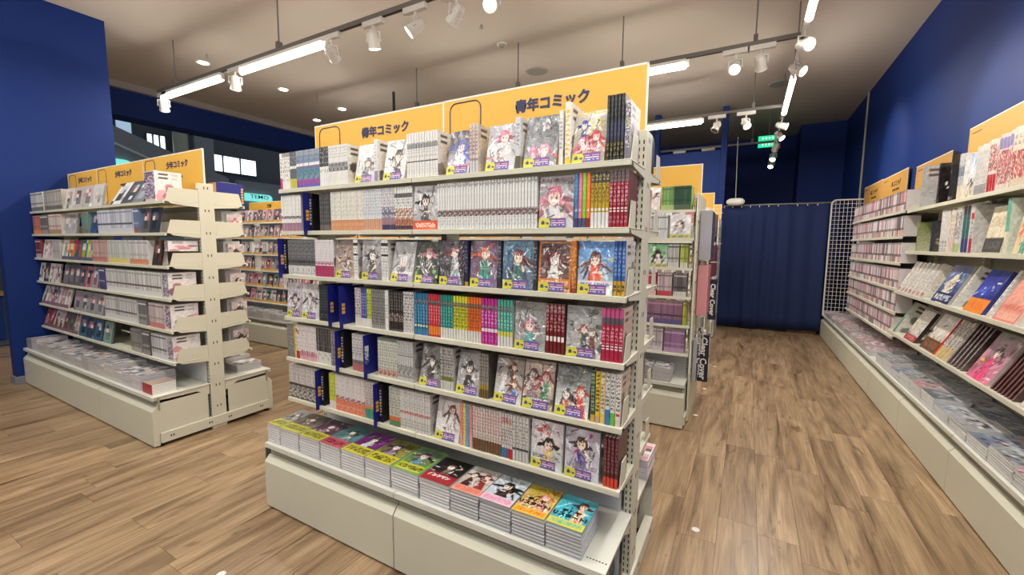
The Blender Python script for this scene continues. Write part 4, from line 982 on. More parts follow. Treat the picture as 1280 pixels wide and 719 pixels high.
SHELFNAME = ['top', 'second', 'third', 'fourth', 'fifth', 'lowest']
rowstuff = MB()                  # spines at the narrow far end that are past the 300 limit
n_spine = 0
dcount = 0
rgen = random.Random(11)
usedlab = {}
for si, row in enumerate(ROWS):
    z = SZ[si]
    for it in row:
        if it[0] == 's':
            _, sty, x0, x1, n = it
            desc, base, bands, texts, side = ST[sty]
            t = (x1 - x0) / n
            hh = 0.182 if sty not in ('black', 'anthology') else 0.205
            if si > 0: hh = min(hh, SZ[si - 1] - z - 0.030)
            small = (x1 <= -1.765 + 1e-6 and si in (0,)) or (x1 <= -1.53 and si in (1,)) or (x1 <= -1.89 and si == 2) or (x1 <= -1.75 and si == 4) or (x1 <= -1.56 and si == 5)
            meshes = None
            if not small:
                imgs = [spine_img(base, bands, texts, 100 * si + int(-x0 * 997) + q) for q in range(2)]
                meshes = [spine_book_mesh('comic_book', t, hh, 0.128, im, side) for im in imgs]
                lastm = spine_book_mesh('comic_book', t, hh, 0.128, imgs[0], side, back_img(int(-x0 * 991), side if min(side) > 150 else (200, 198, 194)) if min(side) > 100 else None)
            for k in range(n):
                xc = x0 + t * (k + 0.5)
                dy = rgen.uniform(0, 0.002)
                if small:
                    im = spine_img(base, bands, texts, 100 * si + int(-x0 * 997) + k % 3, rows=26, cols=3)
                    a, b = xc - t / 2 + 0.0004, xc + t / 2 - 0.0004
                    rowstuff.cells((a, FRONT + dy, z), (b - a, 0, 0), (0, 0, hh), im)
                    rowstuff.box(a, b, FRONT + dy, FRONT + 0.128, z, z + hh, side, skip='fb', cols={'t': (205, 202, 194)})
                    continue
                n_spine += 1
                o = put('comic_book', lastm if k == n - 1 else meshes[k % 2], None, (xc, FRONT + dy, z), (0, 0, 0))
                d1 = desc if n == 1 or desc.endswith('s') or ' comics' in desc else desc + 's'
                if n == 1: lb = '%s, single spine on %s shelf of central rack' % (desc.replace('comics', 'comic'), SHELFNAME[si])
                else: lb = '%s from left of %s, %s shelf, central rack' % (ordinal(k + 1), d1, SHELFNAME[si])
                if lb in usedlab: 
                    usedlab[lb] += 1; lb = lb.replace('central rack', 'central rack, further right' if usedlab[lb] == 2 else 'central rack, furthest right')
                else: usedlab[lb] = 1
                tag(o, lb, 'comic', 'spine-out comics on the central rack')
        elif it[0] == 'f':
            _, key, x0, x1, lean = it
            desc, kw = COV[key]
            w = min(x1 - x0, 0.128) ; h = 0.180; tk = 0.016
            if key == 'a5': h = 0.19
            img = art(41, 57, sum(map(ord, key)) * 7, **kw)
            m = MB()
            m.grid((-w / 2, 0, 0), (w, 0, 0), (0, 0, h), img)
            edge = tuple(np.clip(img[:, 0].mean(0), 0, 255))
            m.box(-w / 2, w / 2, 0, tk, 0, h, edge, skip='f', cols={'t': (206, 202, 194), 'b': (206, 202, 194)})
            a = R_(-13) if lean else R_(-4)
            yb = FRONT + (0.004 if lean else 0.003)
            me = m.mesh('wrapped_comic', M['wrap'] if key not in ('a6', 'f2', 'f3', 'b1', 'e3') else M['gloss'])
            o = put('wrapped_comic', me, None, ((x0 + x1) / 2, yb, z + 0.0005), (a, 0, R_(rgen.uniform(-2.5, 2.5))))
            tag(o, '%s, facing out on %s shelf' % (desc, SHELFNAME[si]), 'comic', 'front-facing comics on the central rack')
            if key not in ('b1',):
                put('sample_tag', TAG, o, (-w / 2 + 0.052, -0.0006, 0.001))
        else:
            _, kind, x0, x1 = it
            dcount += 1
            kd = {'black': 'black author divider', 'blue': 'blue divider fin', 'bluetext': 'blue divider fin with white lettering', 'blueblack': 'blue fin with black author label'}[kind]
            pos = {0: '', 1: ''}
            lb = '%s standing among the spines, %s shelf' % (kd, SHELFNAME[si])
            if lb in usedlab: lb = lb.replace('standing', 'farther right')
            usedlab[lb] = 1
            divider(lb, x0, z, kind)
tag(rowstuff.build('comic_rows', M['print']), 'narrow far-left rows of comic spines on the central rack', 'comics', kind='stuff')

# stacked volumes on the central deck
STX = [-2.150, -2.046, -1.890, -1.733, -1.587, -1.433, -1.278, -1.118, -0.963, -0.829, -0.691, -0.557, -0.423]
STK = [
 ('yellow-titled dark comic', dict(bg=((150, 150, 152), (120, 116, 90)), figs=[(.5, .7, .8, (60, 60, 64), (90, 90, 96))], band=(0, .34, (186, 186, 60), (40, 40, 30)))),
 ('yellow-titled brown comic', dict(bg=((90, 84, 80), (130, 120, 110)), figs=[(.5, .7, .8, (90, 70, 60), (120, 110, 100))], band=(0, .34, (190, 190, 60), (40, 40, 30)))),
 ('yellow-titled plum comic', dict(bg=((70, 44, 70), (90, 60, 84)), figs=[(.5, .66, .8, (120, 80, 100), (140, 110, 130))], band=(0, .32, (190, 186, 50), (40, 40, 30)))),
 ('pink-titled teal comic', dict(bg=((60, 110, 116), (86, 130, 130)), figs=[(.5, .7, .8, (70, 70, 76), (110, 130, 130))], band=(0, .30, (196, 70, 90), (60, 20, 30)))),
 ('yellow-titled violet comic', dict(bg=((130, 50, 130), (90, 40, 96)), figs=[(.5, .66, .85, (60, 56, 80), (190, 186, 200))], band=(0, .32, (196, 192, 50), (40, 40, 24)))),
 ('yellow-titled olive comic', dict(bg=((130, 126, 60), (150, 140, 80)), figs=[(.45, .66, .9, (90, 66, 90), (150, 120, 150))], band=(0, .32, (206, 200, 50), (40, 40, 24)))),
 ('lime-framed comic', dict(bg=((110, 130, 110), (96, 130, 70)), figs=[(.5, .66, .9, (90, 60, 80), (110, 150, 160))], band=(0.05, .30, (196, 196, 60), (40, 40, 24)), frame=(110, 180, 40))),
 ('red-and-black comic lettered in white', dict(bg=((40, 38, 38), (46, 40, 40)), figs=[(.5, .66, .8, (76, 60, 56), (110, 96, 92))], band=(0, .34, (160, 30, 44), (176, 40, 54)))),
 ('white comic with dark red figures', dict(bg=((206, 196, 186), (196, 180, 176)), figs=[(.3, .66, .7, (60, 40, 40), (80, 46, 46)), (.7, .7, .7, (120, 40, 44), (150, 60, 60))], band=(0, .22, (226, 150, 140), (230, 110, 50)))),
 ('pale blue comic with black-haired figure', dict(bg=((190, 200, 210), (180, 196, 210)), figs=[(.5, .62, 1.0, (40, 40, 44), (70, 60, 66))], band=(0, .24, (226, 196, 210), (230, 130, 170)))),
 ('yellow comic with orange-haired figure', dict(bg=((196, 170, 60), (220, 180, 150)), figs=[(.66, .66, .85, (206, 130, 76), (226, 170, 140))], band=(0, .2, (230, 190, 50), (230, 110, 50)), speck=((190, 60, 60), 2))),
 ('turquoise comic with brown-haired figure', dict(bg=((90, 190, 206), (70, 170, 190)), figs=[(.68, .72, .85, (90, 66, 60), (230, 190, 160))], band=(0, .2, (216, 210, 70), (90, 190, 170)))),
]
def lying_mesh(w, d, t, img, edge, mat, pages=(200, 200, 202), spine=None):
    """lies flat, front edge at local y=0; printed cover on top, page edges to the front"""
    m = MB(); c = 0.0011; g = 0.0016
    m.grid((-w / 2, 0, t), (w, 0, 0), (0, d, 0), img, 0)
    m.box(-w / 2, w / 2, 0, d, t - c, t - 0.00005, edge, 0, skip='t')
    m.box(-w / 2, w / 2, 0, d, 0, c, edge, 0)
    m.box(-w / 2 + (0.0005), w / 2 - g, g, d - g, c, t - c, pages, 1, skip='tb', cols={'l': spine or edge})
    return m.mesh('stacked', [mat, M['paper']])
m = MB()
for k in range(7): m.box(-0.416 + 0.0105 * k, -0.410 + 0.0105 * k, 1.282, 1.286, 0.3496, 0.3506)
sl = m.build('deck_slots', M['dark'], bpy.data.objects['display_rack'])
ZD = 0.3505
for k, (nm, kw) in enumerate(STK):
    x0, x1 = STX[k], STX[k + 1]
    w = min(x1 - x0 - 0.006, 0.148); d = 0.182 if k > 6 else 0.205; n = 8; t = 0.0122
    if k == 0: w = 0.100
    img = art(37, 49, 900 + k * 13, **kw)
    pages = (206, 206, 206) if k < 8 else (176, 178, 180)
    top = lying_mesh(w, d, t, img, tuple(img[20, 15] * 0.5 + 100), M['gloss'], pages)
    plain = np.ones((2, 2, 3)) * 200.0
    low = lying_mesh(w, d, t, plain, (228, 228, 230) if k < 8 else (206, 208, 212), M['gloss'], pages)
    for q in range(n):
        is_top = q == n - 1
        jx, jy, jr = (rgen.uniform(-.002, .002), rgen.uniform(-.0, .004), rgen.uniform(-.9, .9))
        o = put('stacked_comic', top if is_top else low, None, ((x0 + x1) / 2 + jx, 1.252 + jy, ZD + t * q + 0.0004 * q), (0, 0, R_(jr)))
        lb = ('top %s on its stack, central deck' % nm) if is_top else ('%s copy down under the top %s, central deck' % (ordinal(n - 1 - q), nm))
        tag(o, lb, 'comic', 'stacked comics on the central deck')
        if is_top and k in (7, 10, 11):
            s, sz, mt, yy = {7: ('バンドマン', 0.021, 'whiteink', 0.040), 10: ('チハヤ\nリスタート!', 0.024, 'blackcard', 0.075), 11: ('チハヤ\nリスタート!', 0.024, 'blackcard', 0.070)}[k]
            text('title', s, sz, M[mt], o, (-0.004, yy, t + 0.0004), (0, 0, 0), 0.0015)

# ------------------------------------------------------------------ rows too small to count, one object for each rack
WHITES = [(226, 225, 222), (214, 212, 210), (222, 220, 226), (205, 204, 206), (218, 214, 206)]
def rnd_face(mb, r, x, y, z, w, h, pal, lean=0.03, tagc=None, frame=None):
    """a small front-facing comic: cover cells on a leaning block"""
    nx, nz = 4, 6
    base = np.array(r.choice(pal), float)
    im = np.ones((nz, nx, 3)) * base
    hair = np.array(r.choice([(60, 56, 60), (120, 90, 80), (190, 150, 120), (190, 120, 140), (90, 96, 110), (200, 198, 200)]), float)
    im[3:5, 1:3] = hair; im[3, 1 + r.randint(0, 1)] = (230, 206, 194); im[1:3, 1:3] = np.array(r.choice(pal), float) * 0.75
    for _ in range(4): im[r.randint(0, nz - 1), r.randint(0, nx - 1)] = np.array(r.choice(pal), float) * r.uniform(0.6, 1.1)
    if tagc is not None: im[0, :] = tagc
    mb.cells((x, y, z), (w, 0, 0), (0, lean, h), np.clip(im, 5, 245))
    mb.poly([(x + w, y, z), (x + w, y + 0.014, z), (x + w, y + 0.014 + lean, z + h), (x + w, y + lean, z + h)], base * 0.8)
    mb.poly([(x, y + 0.014, z), (x, y, z), (x, y + lean, z + h), (x, y + 0.014 + lean, z + h)], base * 0.8)
    mb.poly([(x, y + lean, z + h), (x + w, y + lean, z + h), (x + w, y + lean + .014, z + h), (x, y + lean + .014, z + h)], (205, 202, 196))
    mb.poly([(x + w, y + .014, z), (x, y + .014, z), (x, y + lean + .014, z + h), (x + w, y + lean + .014, z + h)], (205, 202, 196))
    mb.poly([(x, y + .014, z), (x + w, y + .014, z), (x + w, y, z), (x, y, z)], (205, 202, 196))
PINK = [(206, 190, 192), (196, 150, 160), (120, 112, 118), (214, 206, 206), (176, 166, 170), (70, 62, 68), (200, 120, 130)]
GREY = [(206, 204, 204), (170, 168, 172), (130, 128, 134), (222, 220, 222), (190, 182, 180), (90, 88, 94)]
def run_spines(mb, r, x, xe, y, z, h, d, t, base, foot, ink, side=None, strip=None):
    while x + t <= xe + 1e-6:
        b = np.array(base, float) * r.uniform(0.74, 1.05)
        cuts = [(0, .22, foot), (.22, .36, b), (.36, .44, strip or np.array(ink) * 0.5 + b * 0.5), (.44, .86, b), (.86, .92, ink), (.92, 1, b)]
        spine_book_into(mb, x, y, z, t, h, d, [(a, c, np.clip(cc, 4, 246)) for a, c, cc in cuts], side or base)
        x += t
    return x
def fill_row(mb, r, x0, x1, y, z, h, pface, pal, tagc=None, t=0.0135, d=0.112, lean=0.03):
    x = x0
    while x < x1 - 0.03:
        if r.random() < pface and x + 0.118 < x1:
            rnd_face(mb, r, x, y, z, 0.112, h, pal, lean, tagc); x += 0.116 + r.choice((0, 0.0, 0.02))
        else:
            n = r.randint(3, 9); base = r.choice(pal if r.random() < 0.5 else WHITES)
            foot = r.choice(pal + [(190, 60, 70), (220, 150, 60), (80, 120, 170), (206, 200, 190)]) if r.random() < .6 else base
            x = run_spines(mb, r, x, min(x + n * t, x1), y, z, h, d, t, base, foot, r.choice(GREY)) + 0.002
def flat_stacks(mb, r, x0, x1, y0, z, rows, w, d, hmin, hmax, pal, t=0.012):
    x = x0
    while x + w <= x1 + 0.01:
        for k in range(rows):
            y = y0 + k * (d + 0.006); n = r.randint(int(hmin / t), int(hmax / t))
            pg = np.array(r.choice(GREY[:2] + WHITES), float) * 0.93
            for q in range(n):
                j = r.uniform(-.002, .002)
                mb.box(x + j, x + w - 0.006 + j, y + abs(j), y + d + abs(j), z + q * t, z + q * t + t - 0.0018, pg, cols={'t': np.array(r.choice(pal), float)})
            zt = z + n * t - 0.0012
            im = np.array([[r.choice(pal) for _ in range(5)] for _ in range(6)], float)
            mb.cells((x + 0.004, y + 0.006, zt), (w - 0.014, 0, 0), (0, d - 0.010, 0), im)
        x += w

# rear side of the central rack, and racks behind
rr = random.Random(21)
b = MB()
for z in SZ:
    # seen from behind: spines face +y; build mirrored by hand (plain blocks)
    x = -2.14
    while x < -0.38:
        n = rr.randint(3, 8); c = rr.choice(WHITES + GREY + PINK)
        for q in range(n):
            if x > -0.38: break
            hh = 0.174
            b.box(x, x + 0.0125, 1.775, 1.893, z, z + hh, c, cols={'t': (205, 202, 194), 'f': (205, 200, 190)}); x += 0.0135
tag(b.build('comic_rows', M['print']), 'comic rows on the hidden rear side of the central rack', 'comics', kind='stuff')
b = MB(); flat_stacks(b, rr, -2.15, -0.33, 1.855, 0.3505, 1, 0.14, 0.18, 0.08, 0.11, PINK)
tag(b.build('comic_stacks', M['print']), 'flat comic stacks on the rear deck of the central rack', 'comics', kind='stuff')

# left rack, front side, following the photograph shelf by shelf (x from the partition to the near end)
b = MB(); yl = 1.386
def lr(si, x0, x1, kind, *a, **k):
    z = SZ[si]; h = 0.174
    if kind == 'face':
        x = x0; w = a[0]
        while x + w <= x1 + 0.002: rnd_face(b, rr, x, yl, z, w - 0.004, h, a[1], a[2] if len(a) > 2 else 0.03, k.get('tagc')); x += w
    elif kind == 'run': run_spines(b, rr, x0, x1, yl, z, h, 0.115, 0.0135, *a, **k)
    else: fill_row(b, rr, x0, x1, yl, z, h, *a, **k)
lr(0, -6.07, -5.72, 'run', (212, 210, 206), (90, 88, 86), K1); lr(0, -5.70, -5.25, 'run', (190, 186, 178), (96, 90, 86), (120, 110, 100)); lr(0, -5.22, -4.30, 'face', 0.20, GREY[:5])
lr(0, -4.28, -3.72, 'face', 0.185, [(206, 208, 214), (110, 112, 120), (60, 62, 68), (220, 220, 226)], 0.10)
lr(1, -6.07, -5.88, 'run', (206, 130, 100), (230, 150, 60), (120, 80, 130)); lr(1, -5.86, -5.66, 'run', (120, 116, 118), (170, 150, 140), W0); lr(1, -5.64, -5.32, 'run', (226, 214, 206), (170, 130, 70), (190, 80, 70)); lr(1, -5.30, -4.86, 'face', 0.15, GREY[:5]); lr(1, -4.86, -4.70, 'run', (110, 150, 140), (120, 110, 100), (180, 90, 80)); lr(1, -4.70, -4.54, 'face', 0.16, [(50, 80, 140)]); lr(1, -4.53, -3.90, 'run', (208, 212, 226), (206, 206, 210), (120, 130, 150), strip=(70, 72, 78)); lr(1, -3.89, -3.80, 'run', (110, 130, 170), (150, 90, 60), W0); lr(1, -3.79, -3.52, 'face', 0.125, [(30, 34, 40), (40, 50, 70), (90, 90, 90)])
lr(2, -6.07, -5.92, 'run', (130, 60, 70), (196, 190, 180), W0); lr(2, -5.90, -5.62, 'face', 0.14, [(230, 226, 222), (226, 190, 200)]); lr(2, -5.60, -5.42, 'run', (196, 194, 192), (190, 188, 186), G1); lr(2, -5.40, -4.70, 'face', 0.14, [(230, 226, 220), (200, 206, 90), (190, 60, 100), (226, 130, 50), (40, 130, 110), (220, 220, 222)], tagc=(90, 88, 110)); lr(2, -4.68, -4.40, 'run', (206, 176, 170), (190, 120, 110), (150, 110, 110)); lr(2, -4.38, -4.02, 'run', (206, 208, 204), (220, 200, 110), (170, 170, 170)); lr(2, -4.00, -3.70, 'run', (226, 222, 222), (206, 130, 90), (150, 140, 150)); lr(2, -3.66, -3.53, 'face', 0.125, [(60, 40, 36), (90, 50, 40), (200, 120, 60)])
lr(3, -6.07, -5.45, 'face', 0.135, [(60, 60, 56), (230, 226, 218), (232, 228, 220), (220, 200, 200)]); lr(3, -5.43, -4.62, 'face', 0.13, [(110, 104, 116), (190, 110, 126), (150, 150, 156), (90, 88, 96)]); lr(3, -4.60, -4.48, 'run', (90, 84, 140), (60, 60, 90), W0); lr(3, -4.46, -3.53, 'run', (218, 217, 214), (222, 222, 220), (150, 148, 150), strip=(96, 70, 76))
lr(4, -6.07, -5.25, 'face', 0.118, [(226, 222, 220), (206, 150, 156), (150, 120, 126), (230, 226, 222)], 0.05, tagc=(130, 96, 106)); lr(4, -5.23, -4.56, 'face', 0.16, [(150, 148, 152), (200, 200, 202), (120, 118, 122)]); lr(4, -4.54, -3.95, 'run', (212, 211, 209), (216, 216, 214), (150, 150, 150), strip=(90, 88, 92)); lr(4, -3.93, -3.80, 'run', (130, 128, 130), (150, 150, 150), W0); lr(4, -3.76, -3.53, 'run', (222, 206, 204), (200, 120, 120), (120, 110, 110))
lr(5, -6.07, -5.18, 'face', 0.125, [(196, 176, 170), (150, 90, 96), (90, 100, 84), (210, 196, 190), (170, 60, 70)], 0.05, tagc=(120, 90, 96)); lr(5, -5.16, -4.66, 'face', 0.165, [(60, 90, 120), (90, 130, 130), (40, 60, 84)]); lr(5, -4.64, -4.40, 'face', 0.16, [(150, 160, 150), (120, 150, 140)]); lr(5, -4.10, -3.92, 'run', (150, 146, 142), (170, 166, 160), (80, 78, 76)); lr(5, -3.90, -3.78, 'run', (110, 106, 106), (150, 146, 142), W0); lr(5, -3.76, -3.53, 'run', (214, 214, 216), (220, 220, 222), (70, 68, 70), strip=(90, 88, 90))
tag(b.build('comic_rows', M['print']), 'rows of comics on the front of the left rack', 'comics', kind='stuff')
b = MB()
for si, z in enumerate(SZ):
    x = -6.0
    while x < -3.5:
        n = rr.randint(3, 8); c = rr.choice(WHITES + GREY)
        for q in range(n):
            if x > -3.5: break
            b.box(x, x + 0.0125, 1.775, 1.893, z, z + 0.174, c, cols={'t': (205, 202, 194), 'f': (205, 200, 190)}); x += 0.0135
tag(b.build('comic_rows', M['print']), 'rows of comics on the rear of the left rack', 'comics', kind='stuff')
b = MB(); flat_stacks(b, rr, -6.06, -3.62, 1.258, 0.3505, 1, 0.152, 0.21, 0.08, 0.12, GREY + [(190, 150, 150), (80, 96, 120)])
flat_stacks(b, rr, -6.06, -3.45, 1.83, 0.3505, 1, 0.16, 0.19, 0.06, 0.10, GREY + [(190, 170, 150)])
tag(b.build('comic_stacks', M['print']), 'flat stacks of comics on the left rack decks', 'comics', kind='stuff')
m = MB(); rg = random.Random(8)
for q in range(5):
    o = MB(); o.box(-3.610, -3.468, 1.262, 1.40, 0.3505 + 0.0145 * q, 0.3505 + 0.0145 * q + 0.013, (226, 224, 222), cols={'f': (176, 40, 56), 't': (150, 120, 112) if q < 4 else (170, 150, 140)})
    tag(o.build('red_spined_book', M['print']), ('top' if q == 4 else ordinal(5 - q) + ' from top') + ' red-spined book stacked at the left rack end', 'book', 'red-spined books on the left deck')
# boxed sets standing at the near end of the left rack
def boxed(label, x0, x1, y0, y1, z0, z1, seed, base=(226, 206, 212)):
    m = MB(); m.grid((x1, y0, z0), (0, y1 - y0, 0), (0, 0, z1 - z0), back_img(seed, (232, 226, 226), (180, 130, 140)))
    sp = spine_img(base, [(.2, .4, (190, 186, 220)), (.6, .75, (200, 196, 226))], [(.1, .95, (120, 100, 130), 'a')], seed, 24, 6)
    m.cells((x0, y0, z0), (x1 - x0, 0, 0), (0, 0, z1 - z0), sp)
    m.box(x0, x1, y0, y1, z0, z1, (226, 220, 218), skip='fr')
    tag(m.build('boxed_comic_set', M['gloss']), label, 'boxed set', 'boxed sets at the left rack end')
boxed('tall pink-white boxed comic set on top of the left rack', -3.69, -3.54, 1.39, 1.55, SZ[0], SZ[0] + 0.205, 5)
boxed('white boxed comic set on third shelf of the left rack', -3.49, -3.44, 1.40, 1.58, SZ[2] + 0.10, SZ[2] + 0.172, 6, (222, 220, 214))
boxed('white boxed comic set on fourth shelf of the left rack', -3.53, -3.45, 1.39, 1.56, SZ[3], SZ[3] + 0.176, 7, (218, 217, 214))
boxed('rosy boxed comic set on fifth shelf of the left rack', -3.53, -3.45, 1.39, 1.56, SZ[4], SZ[4] + 0.176, 8, (222, 206, 204))
boxed('white boxed comic set on lowest shelf of the left rack', -3.53, -3.45, 1.39, 1.56, SZ[5], SZ[5] + 0.176, 9, (214, 214, 216))
# books leaning at the rear of the left rack's near end
for k, si in enumerate((1, 2, 3, 4, 5)):
    m = MB(); z = SZ[si]
    m.grid((-3.455, 1.90 - 0.11, z), (0, 0.115, 0), (0, 0, 0.15), art(12, 16, 40 + k, ((206, 190, 190), (170, 150, 150)), figs=[(.5, .6, .9, (196, 90, 120) if k == 0 else (70, 66, 70), (200, 190, 190))]))
    m.box(-3.52, -3.455, 1.79, 1.905, z, z + 0.15, (214, 210, 206), skip='r')
    tag(m.build('boxed_comic_set', M['gloss']), 'picture-sided boxed set at rear end of left rack, %s shelf' % SHELFNAME[si], 'boxed set', 'boxed sets at the left rack end')
# big blue divider board standing on the rear top shelf of the left rack
o = empty('index_board', (-3.432, 1.70, SZ[0])); tag(o, 'blue index board with orange lettering atop the left rack', 'divider card')
m = MB(); m.box(-0.002, 0.002, 0.02, 0.215, 0.0, 0.165); f = m.build('board', M['bluecard'], o)
m = MB()
for k in range(6): m.box(0.002, 0.003, 0.192, 0.208, 0.02 + 0.02 * k, 0.034 + 0.02 * k)
m.build('lettering', M['goldink'], f)

# rack right behind the central one
b = MB(); y2 = 3.735 - 0.265 + 0.012
for si, z in enumerate(SZ):
    fill_row(b, rr, -4.84, -0.80, y2, z, 0.174, 0.5, PINK + WHITES, tagc=(214, 150, 70))
def g2(si, x0, x1, kind, *a, **k):
    z = SZ[si]
    if kind == 'run': run_spines(b, rr, x0, x1, y2, z, 0.178, 0.115, 0.0135, *a, **k)
    else:
        m0 = art(12, 16, 70 + si, *a, **k)
        b.grid((x0, y2, z), (x1 - x0, 0, 0), (0, 0.008, 0.178), m0); b.box(x0, x1, y2 + 0.009, y2 + 0.02, z, z + 0.178, (200, 198, 196), skip='f')
g2(0, -0.80, -0.62, 'face', ((230, 220, 220), (220, 206, 206)), [(.5, .6, 1, (206, 150, 150), (226, 220, 222))]); g2(0, -0.61, -0.39, 'run', (120, 170, 90), (170, 190, 120), (60, 110, 70)); g2(0, -0.52, -0.39, 'run', (110, 170, 170), (140, 180, 170), (70, 110, 110))
g2(1, -0.80, -0.545, 'run', (206, 208, 212), (200, 202, 206), (120, 120, 126), strip=(150, 150, 156)); g2(1, -0.54, -0.39, 'face', ((214, 212, 214), (206, 206, 208)), [(.5, .6, 1, (90, 90, 100), (190, 190, 196))], band=(0, .16, (190, 190, 90), (110, 100, 150)))
g2(2, -0.80, -0.70, 'face', ((120, 130, 150), (90, 90, 100))); g2(2, -0.69, -0.55, 'face', ((110, 170, 120), (206, 214, 206)), [(.5, .6, 1, (70, 60, 60), (220, 220, 220))], band=(0, .14, (190, 190, 90), (110, 100, 150))); g2(2, -0.545, -0.46, 'run', (190, 188, 186), (200, 200, 200), (60, 60, 60)); g2(2, -0.455, -0.39, 'run', (176, 190, 80), (206, 206, 200), (90, 90, 70))
g2(3, -0.80, -0.62, 'run', (200, 60, 76), (220, 190, 190), (226, 190, 190)); g2(3, -0.615, -0.50, 'run', (206, 190, 194), (190, 60, 76), (120, 90, 96)); g2(3, -0.495, -0.39, 'run', (110, 106, 108), (206, 204, 200), (190, 186, 184), strip=(50, 48, 50))
g2(4, -0.80, -0.42, 'run', (150, 110, 136), (90, 84, 130), (200, 150, 170), strip=(70, 56, 80)); g2(4, -0.418, -0.39, 'run', (196, 196, 70), (170, 170, 60), (90, 90, 60))
g2(5, -0.80, -0.55, 'run', (206, 198, 200), (200, 194, 196), (150, 90, 110)); g2(5, -0.545, -0.39, 'run', (150, 110, 150), (180, 150, 176), (196, 180, 200))
flat_stacks(b, rr, -4.8, -0.37, 3.345, 0.3505, 1, 0.14, 0.19, 0.09, 0.12, GREY)
tag(b.build('comic_rows', M['print']), 'comic rows on the rack right behind the central rack', 'comics', kind='stuff')

# far rack between the left and the central rack
b = MB(); y3 = 3.765 - 0.265 + 0.012
for si, z in enumerate(SZ): fill_row(b, rr, -8.0, -4.93, y3, z, 0.174, 0.92, [(206, 204, 206), (150, 140, 146), (196, 160, 170), (220, 218, 218), (90, 86, 96), (170, 176, 186)] if si < 3 else PINK + [(120, 150, 140)], tagc=(196, 150, 70))
flat_stacks(b, rr, -8.0, -4.93, 3.37, 0.3505, 1, 0.15, 0.20, 0.09, 0.12, GREY)
tag(b.build('comic_rows', M['print']), 'rows of comics with ochre tags on the far left rack', 'comics', kind='stuff')
for yc, nm in ((5.83, 'third-row rack'), (7.40, 'farthest rack')):
    b = MB()
    for z in SZ: fill_row(b, rr, -2.2, -0.45, yc - 0.253, z, 0.174, 0.4, PINK + WHITES, tagc=(214, 150, 70))
    tag(b.build('comic_rows', M['print']), 'rows of comics on the %s along the aisle' % nm, 'comics', kind='stuff')

# ------------------------------------------------------------------ yellow signs
def sign_board(label, x0, x1, y, z0, z1, s, sub, mark_left=True, size=0.056, ink='navyink', frame=None, tx=None, both=False):
    o = empty('category_sign', ((x0 + x1) / 2, y, z0)); tag(o, label, 'sign', 'yellow comic category signs')
    w = x1 - x0; h = z1 - z0
    m = MB(); m.box(-w / 2, w / 2, -0.004, 0.004, 0, h); bd = m.build('board', M['yellow'], o)
    m = MB()
    m.box(-w / 2, w / 2, -0.0046, 0.0046, h - 0.006, h + 0.001); m.box(w / 2 - 0.005, w / 2 + 0.001, -0.0046, 0.0046, 0, h); m.box(-w / 2 - 0.001, -w / 2 + 0.004, -0.0046, 0.0046, 0, h)
    m.build('edge', M['boardedge'], bd)
    if s: text('lettering', s, size, M[ink], o, (w * (0.10 if tx is None else tx), -0.0052, h * 0.76), (R_(90), 0, 0), 0.0022)
    if sub: text('subtitle', sub, size * 0.30, M['brownink'], o, (w * (0.10 if tx is None else tx), -0.0052, h * 0.50), (R_(90), 0, 0), 0.0006)
    def outline(cx, wd, hg, ink2):
        m = MB(); r = 0.035; pts = []
        for (ax, az, a0) in ((cx + wd / 2 - r, h - 0.02 - r, 0), (cx - wd / 2 + r, h - 0.02 - r, 90), (cx - wd / 2 + r, h - 0.02 - hg + r, 180), (cx + wd / 2 - r, h - 0.02 - hg + r, 270)):
            for q in range(5): t = R_(a0 + 22.5 * q); pts.append((ax + r * math.cos(t), az + r * math.sin(t)))
        for q in range(len(pts)):
            a, c = pts[q], pts[(q + 1) % len(pts)]
            m.tube((a[0], -0.0046, a[1]), (c[0], -0.0046, c[1]), 0.0028, n=4)
        m.build('outline_mark', M[ink2], o)
    if mark_left: outline(-w / 2 + 0.125, 0.17, h - 0.05, 'brownink' if ink != 'navyink' else 'navyink')
    return o
sign_board('yellow sign on the central rack, nearer right board', -1.297, -0.357, 1.665, 1.70, 2.056, '青年コミック', '', tx=0.09)
sign_board('yellow sign on the central rack, partly hidden left board', -2.232, -1.299, 1.668, 1.70, 2.056, '青年コミック', '', tx=0.09)
sign_board('yellow sign on the left rack, nearest the central rack', -4.41, -3.47, 1.665, 1.70, 2.056, '少年コミック', '少年漫画／少年漫画', tx=0.10)
sign_board('yellow sign on the left rack, middle of the three', -5.36, -4.412, 1.667, 1.70, 2.056, '少年コミック', '少年漫画／少年漫画', tx=0.10)
sign_board('yellow sign on the left rack, beside the blue partition', -6.085, -5.362, 1.669, 1.70, 2.056, '少年コミック', '少年漫画／少年漫画', tx=0.10)
sign_board('yellow sign on the rack right behind the central rack', -1.29, -0.352, 3.735, 1.70, 2.035, '少年コミック', '少年漫画／少年漫画', mark_left=False, tx=-0.02)
sign_board('small-looking far yellow sign between left and central racks', -6.62, -5.62, 3.765, 1.70, 1.975, '文庫', '', tx=0.0, mark_left=False, ink='brownink')
sign_board('far yellow sign edge seen left of the central rack', -5.61, -4.80, 3.768, 1.70, 1.975, '文庫', '', ink='brownink')
sign_board('yellow sign end of the third-row rack along the aisle', -1.34, -0.40, 5.83, 1.70, 2.04, '', '', mark_left=False)
sign_board('yellow sign end of the farthest rack by the curtain', -1.34, -0.40, 7.40, 1.70, 2.03, '', '', mark_left=False)

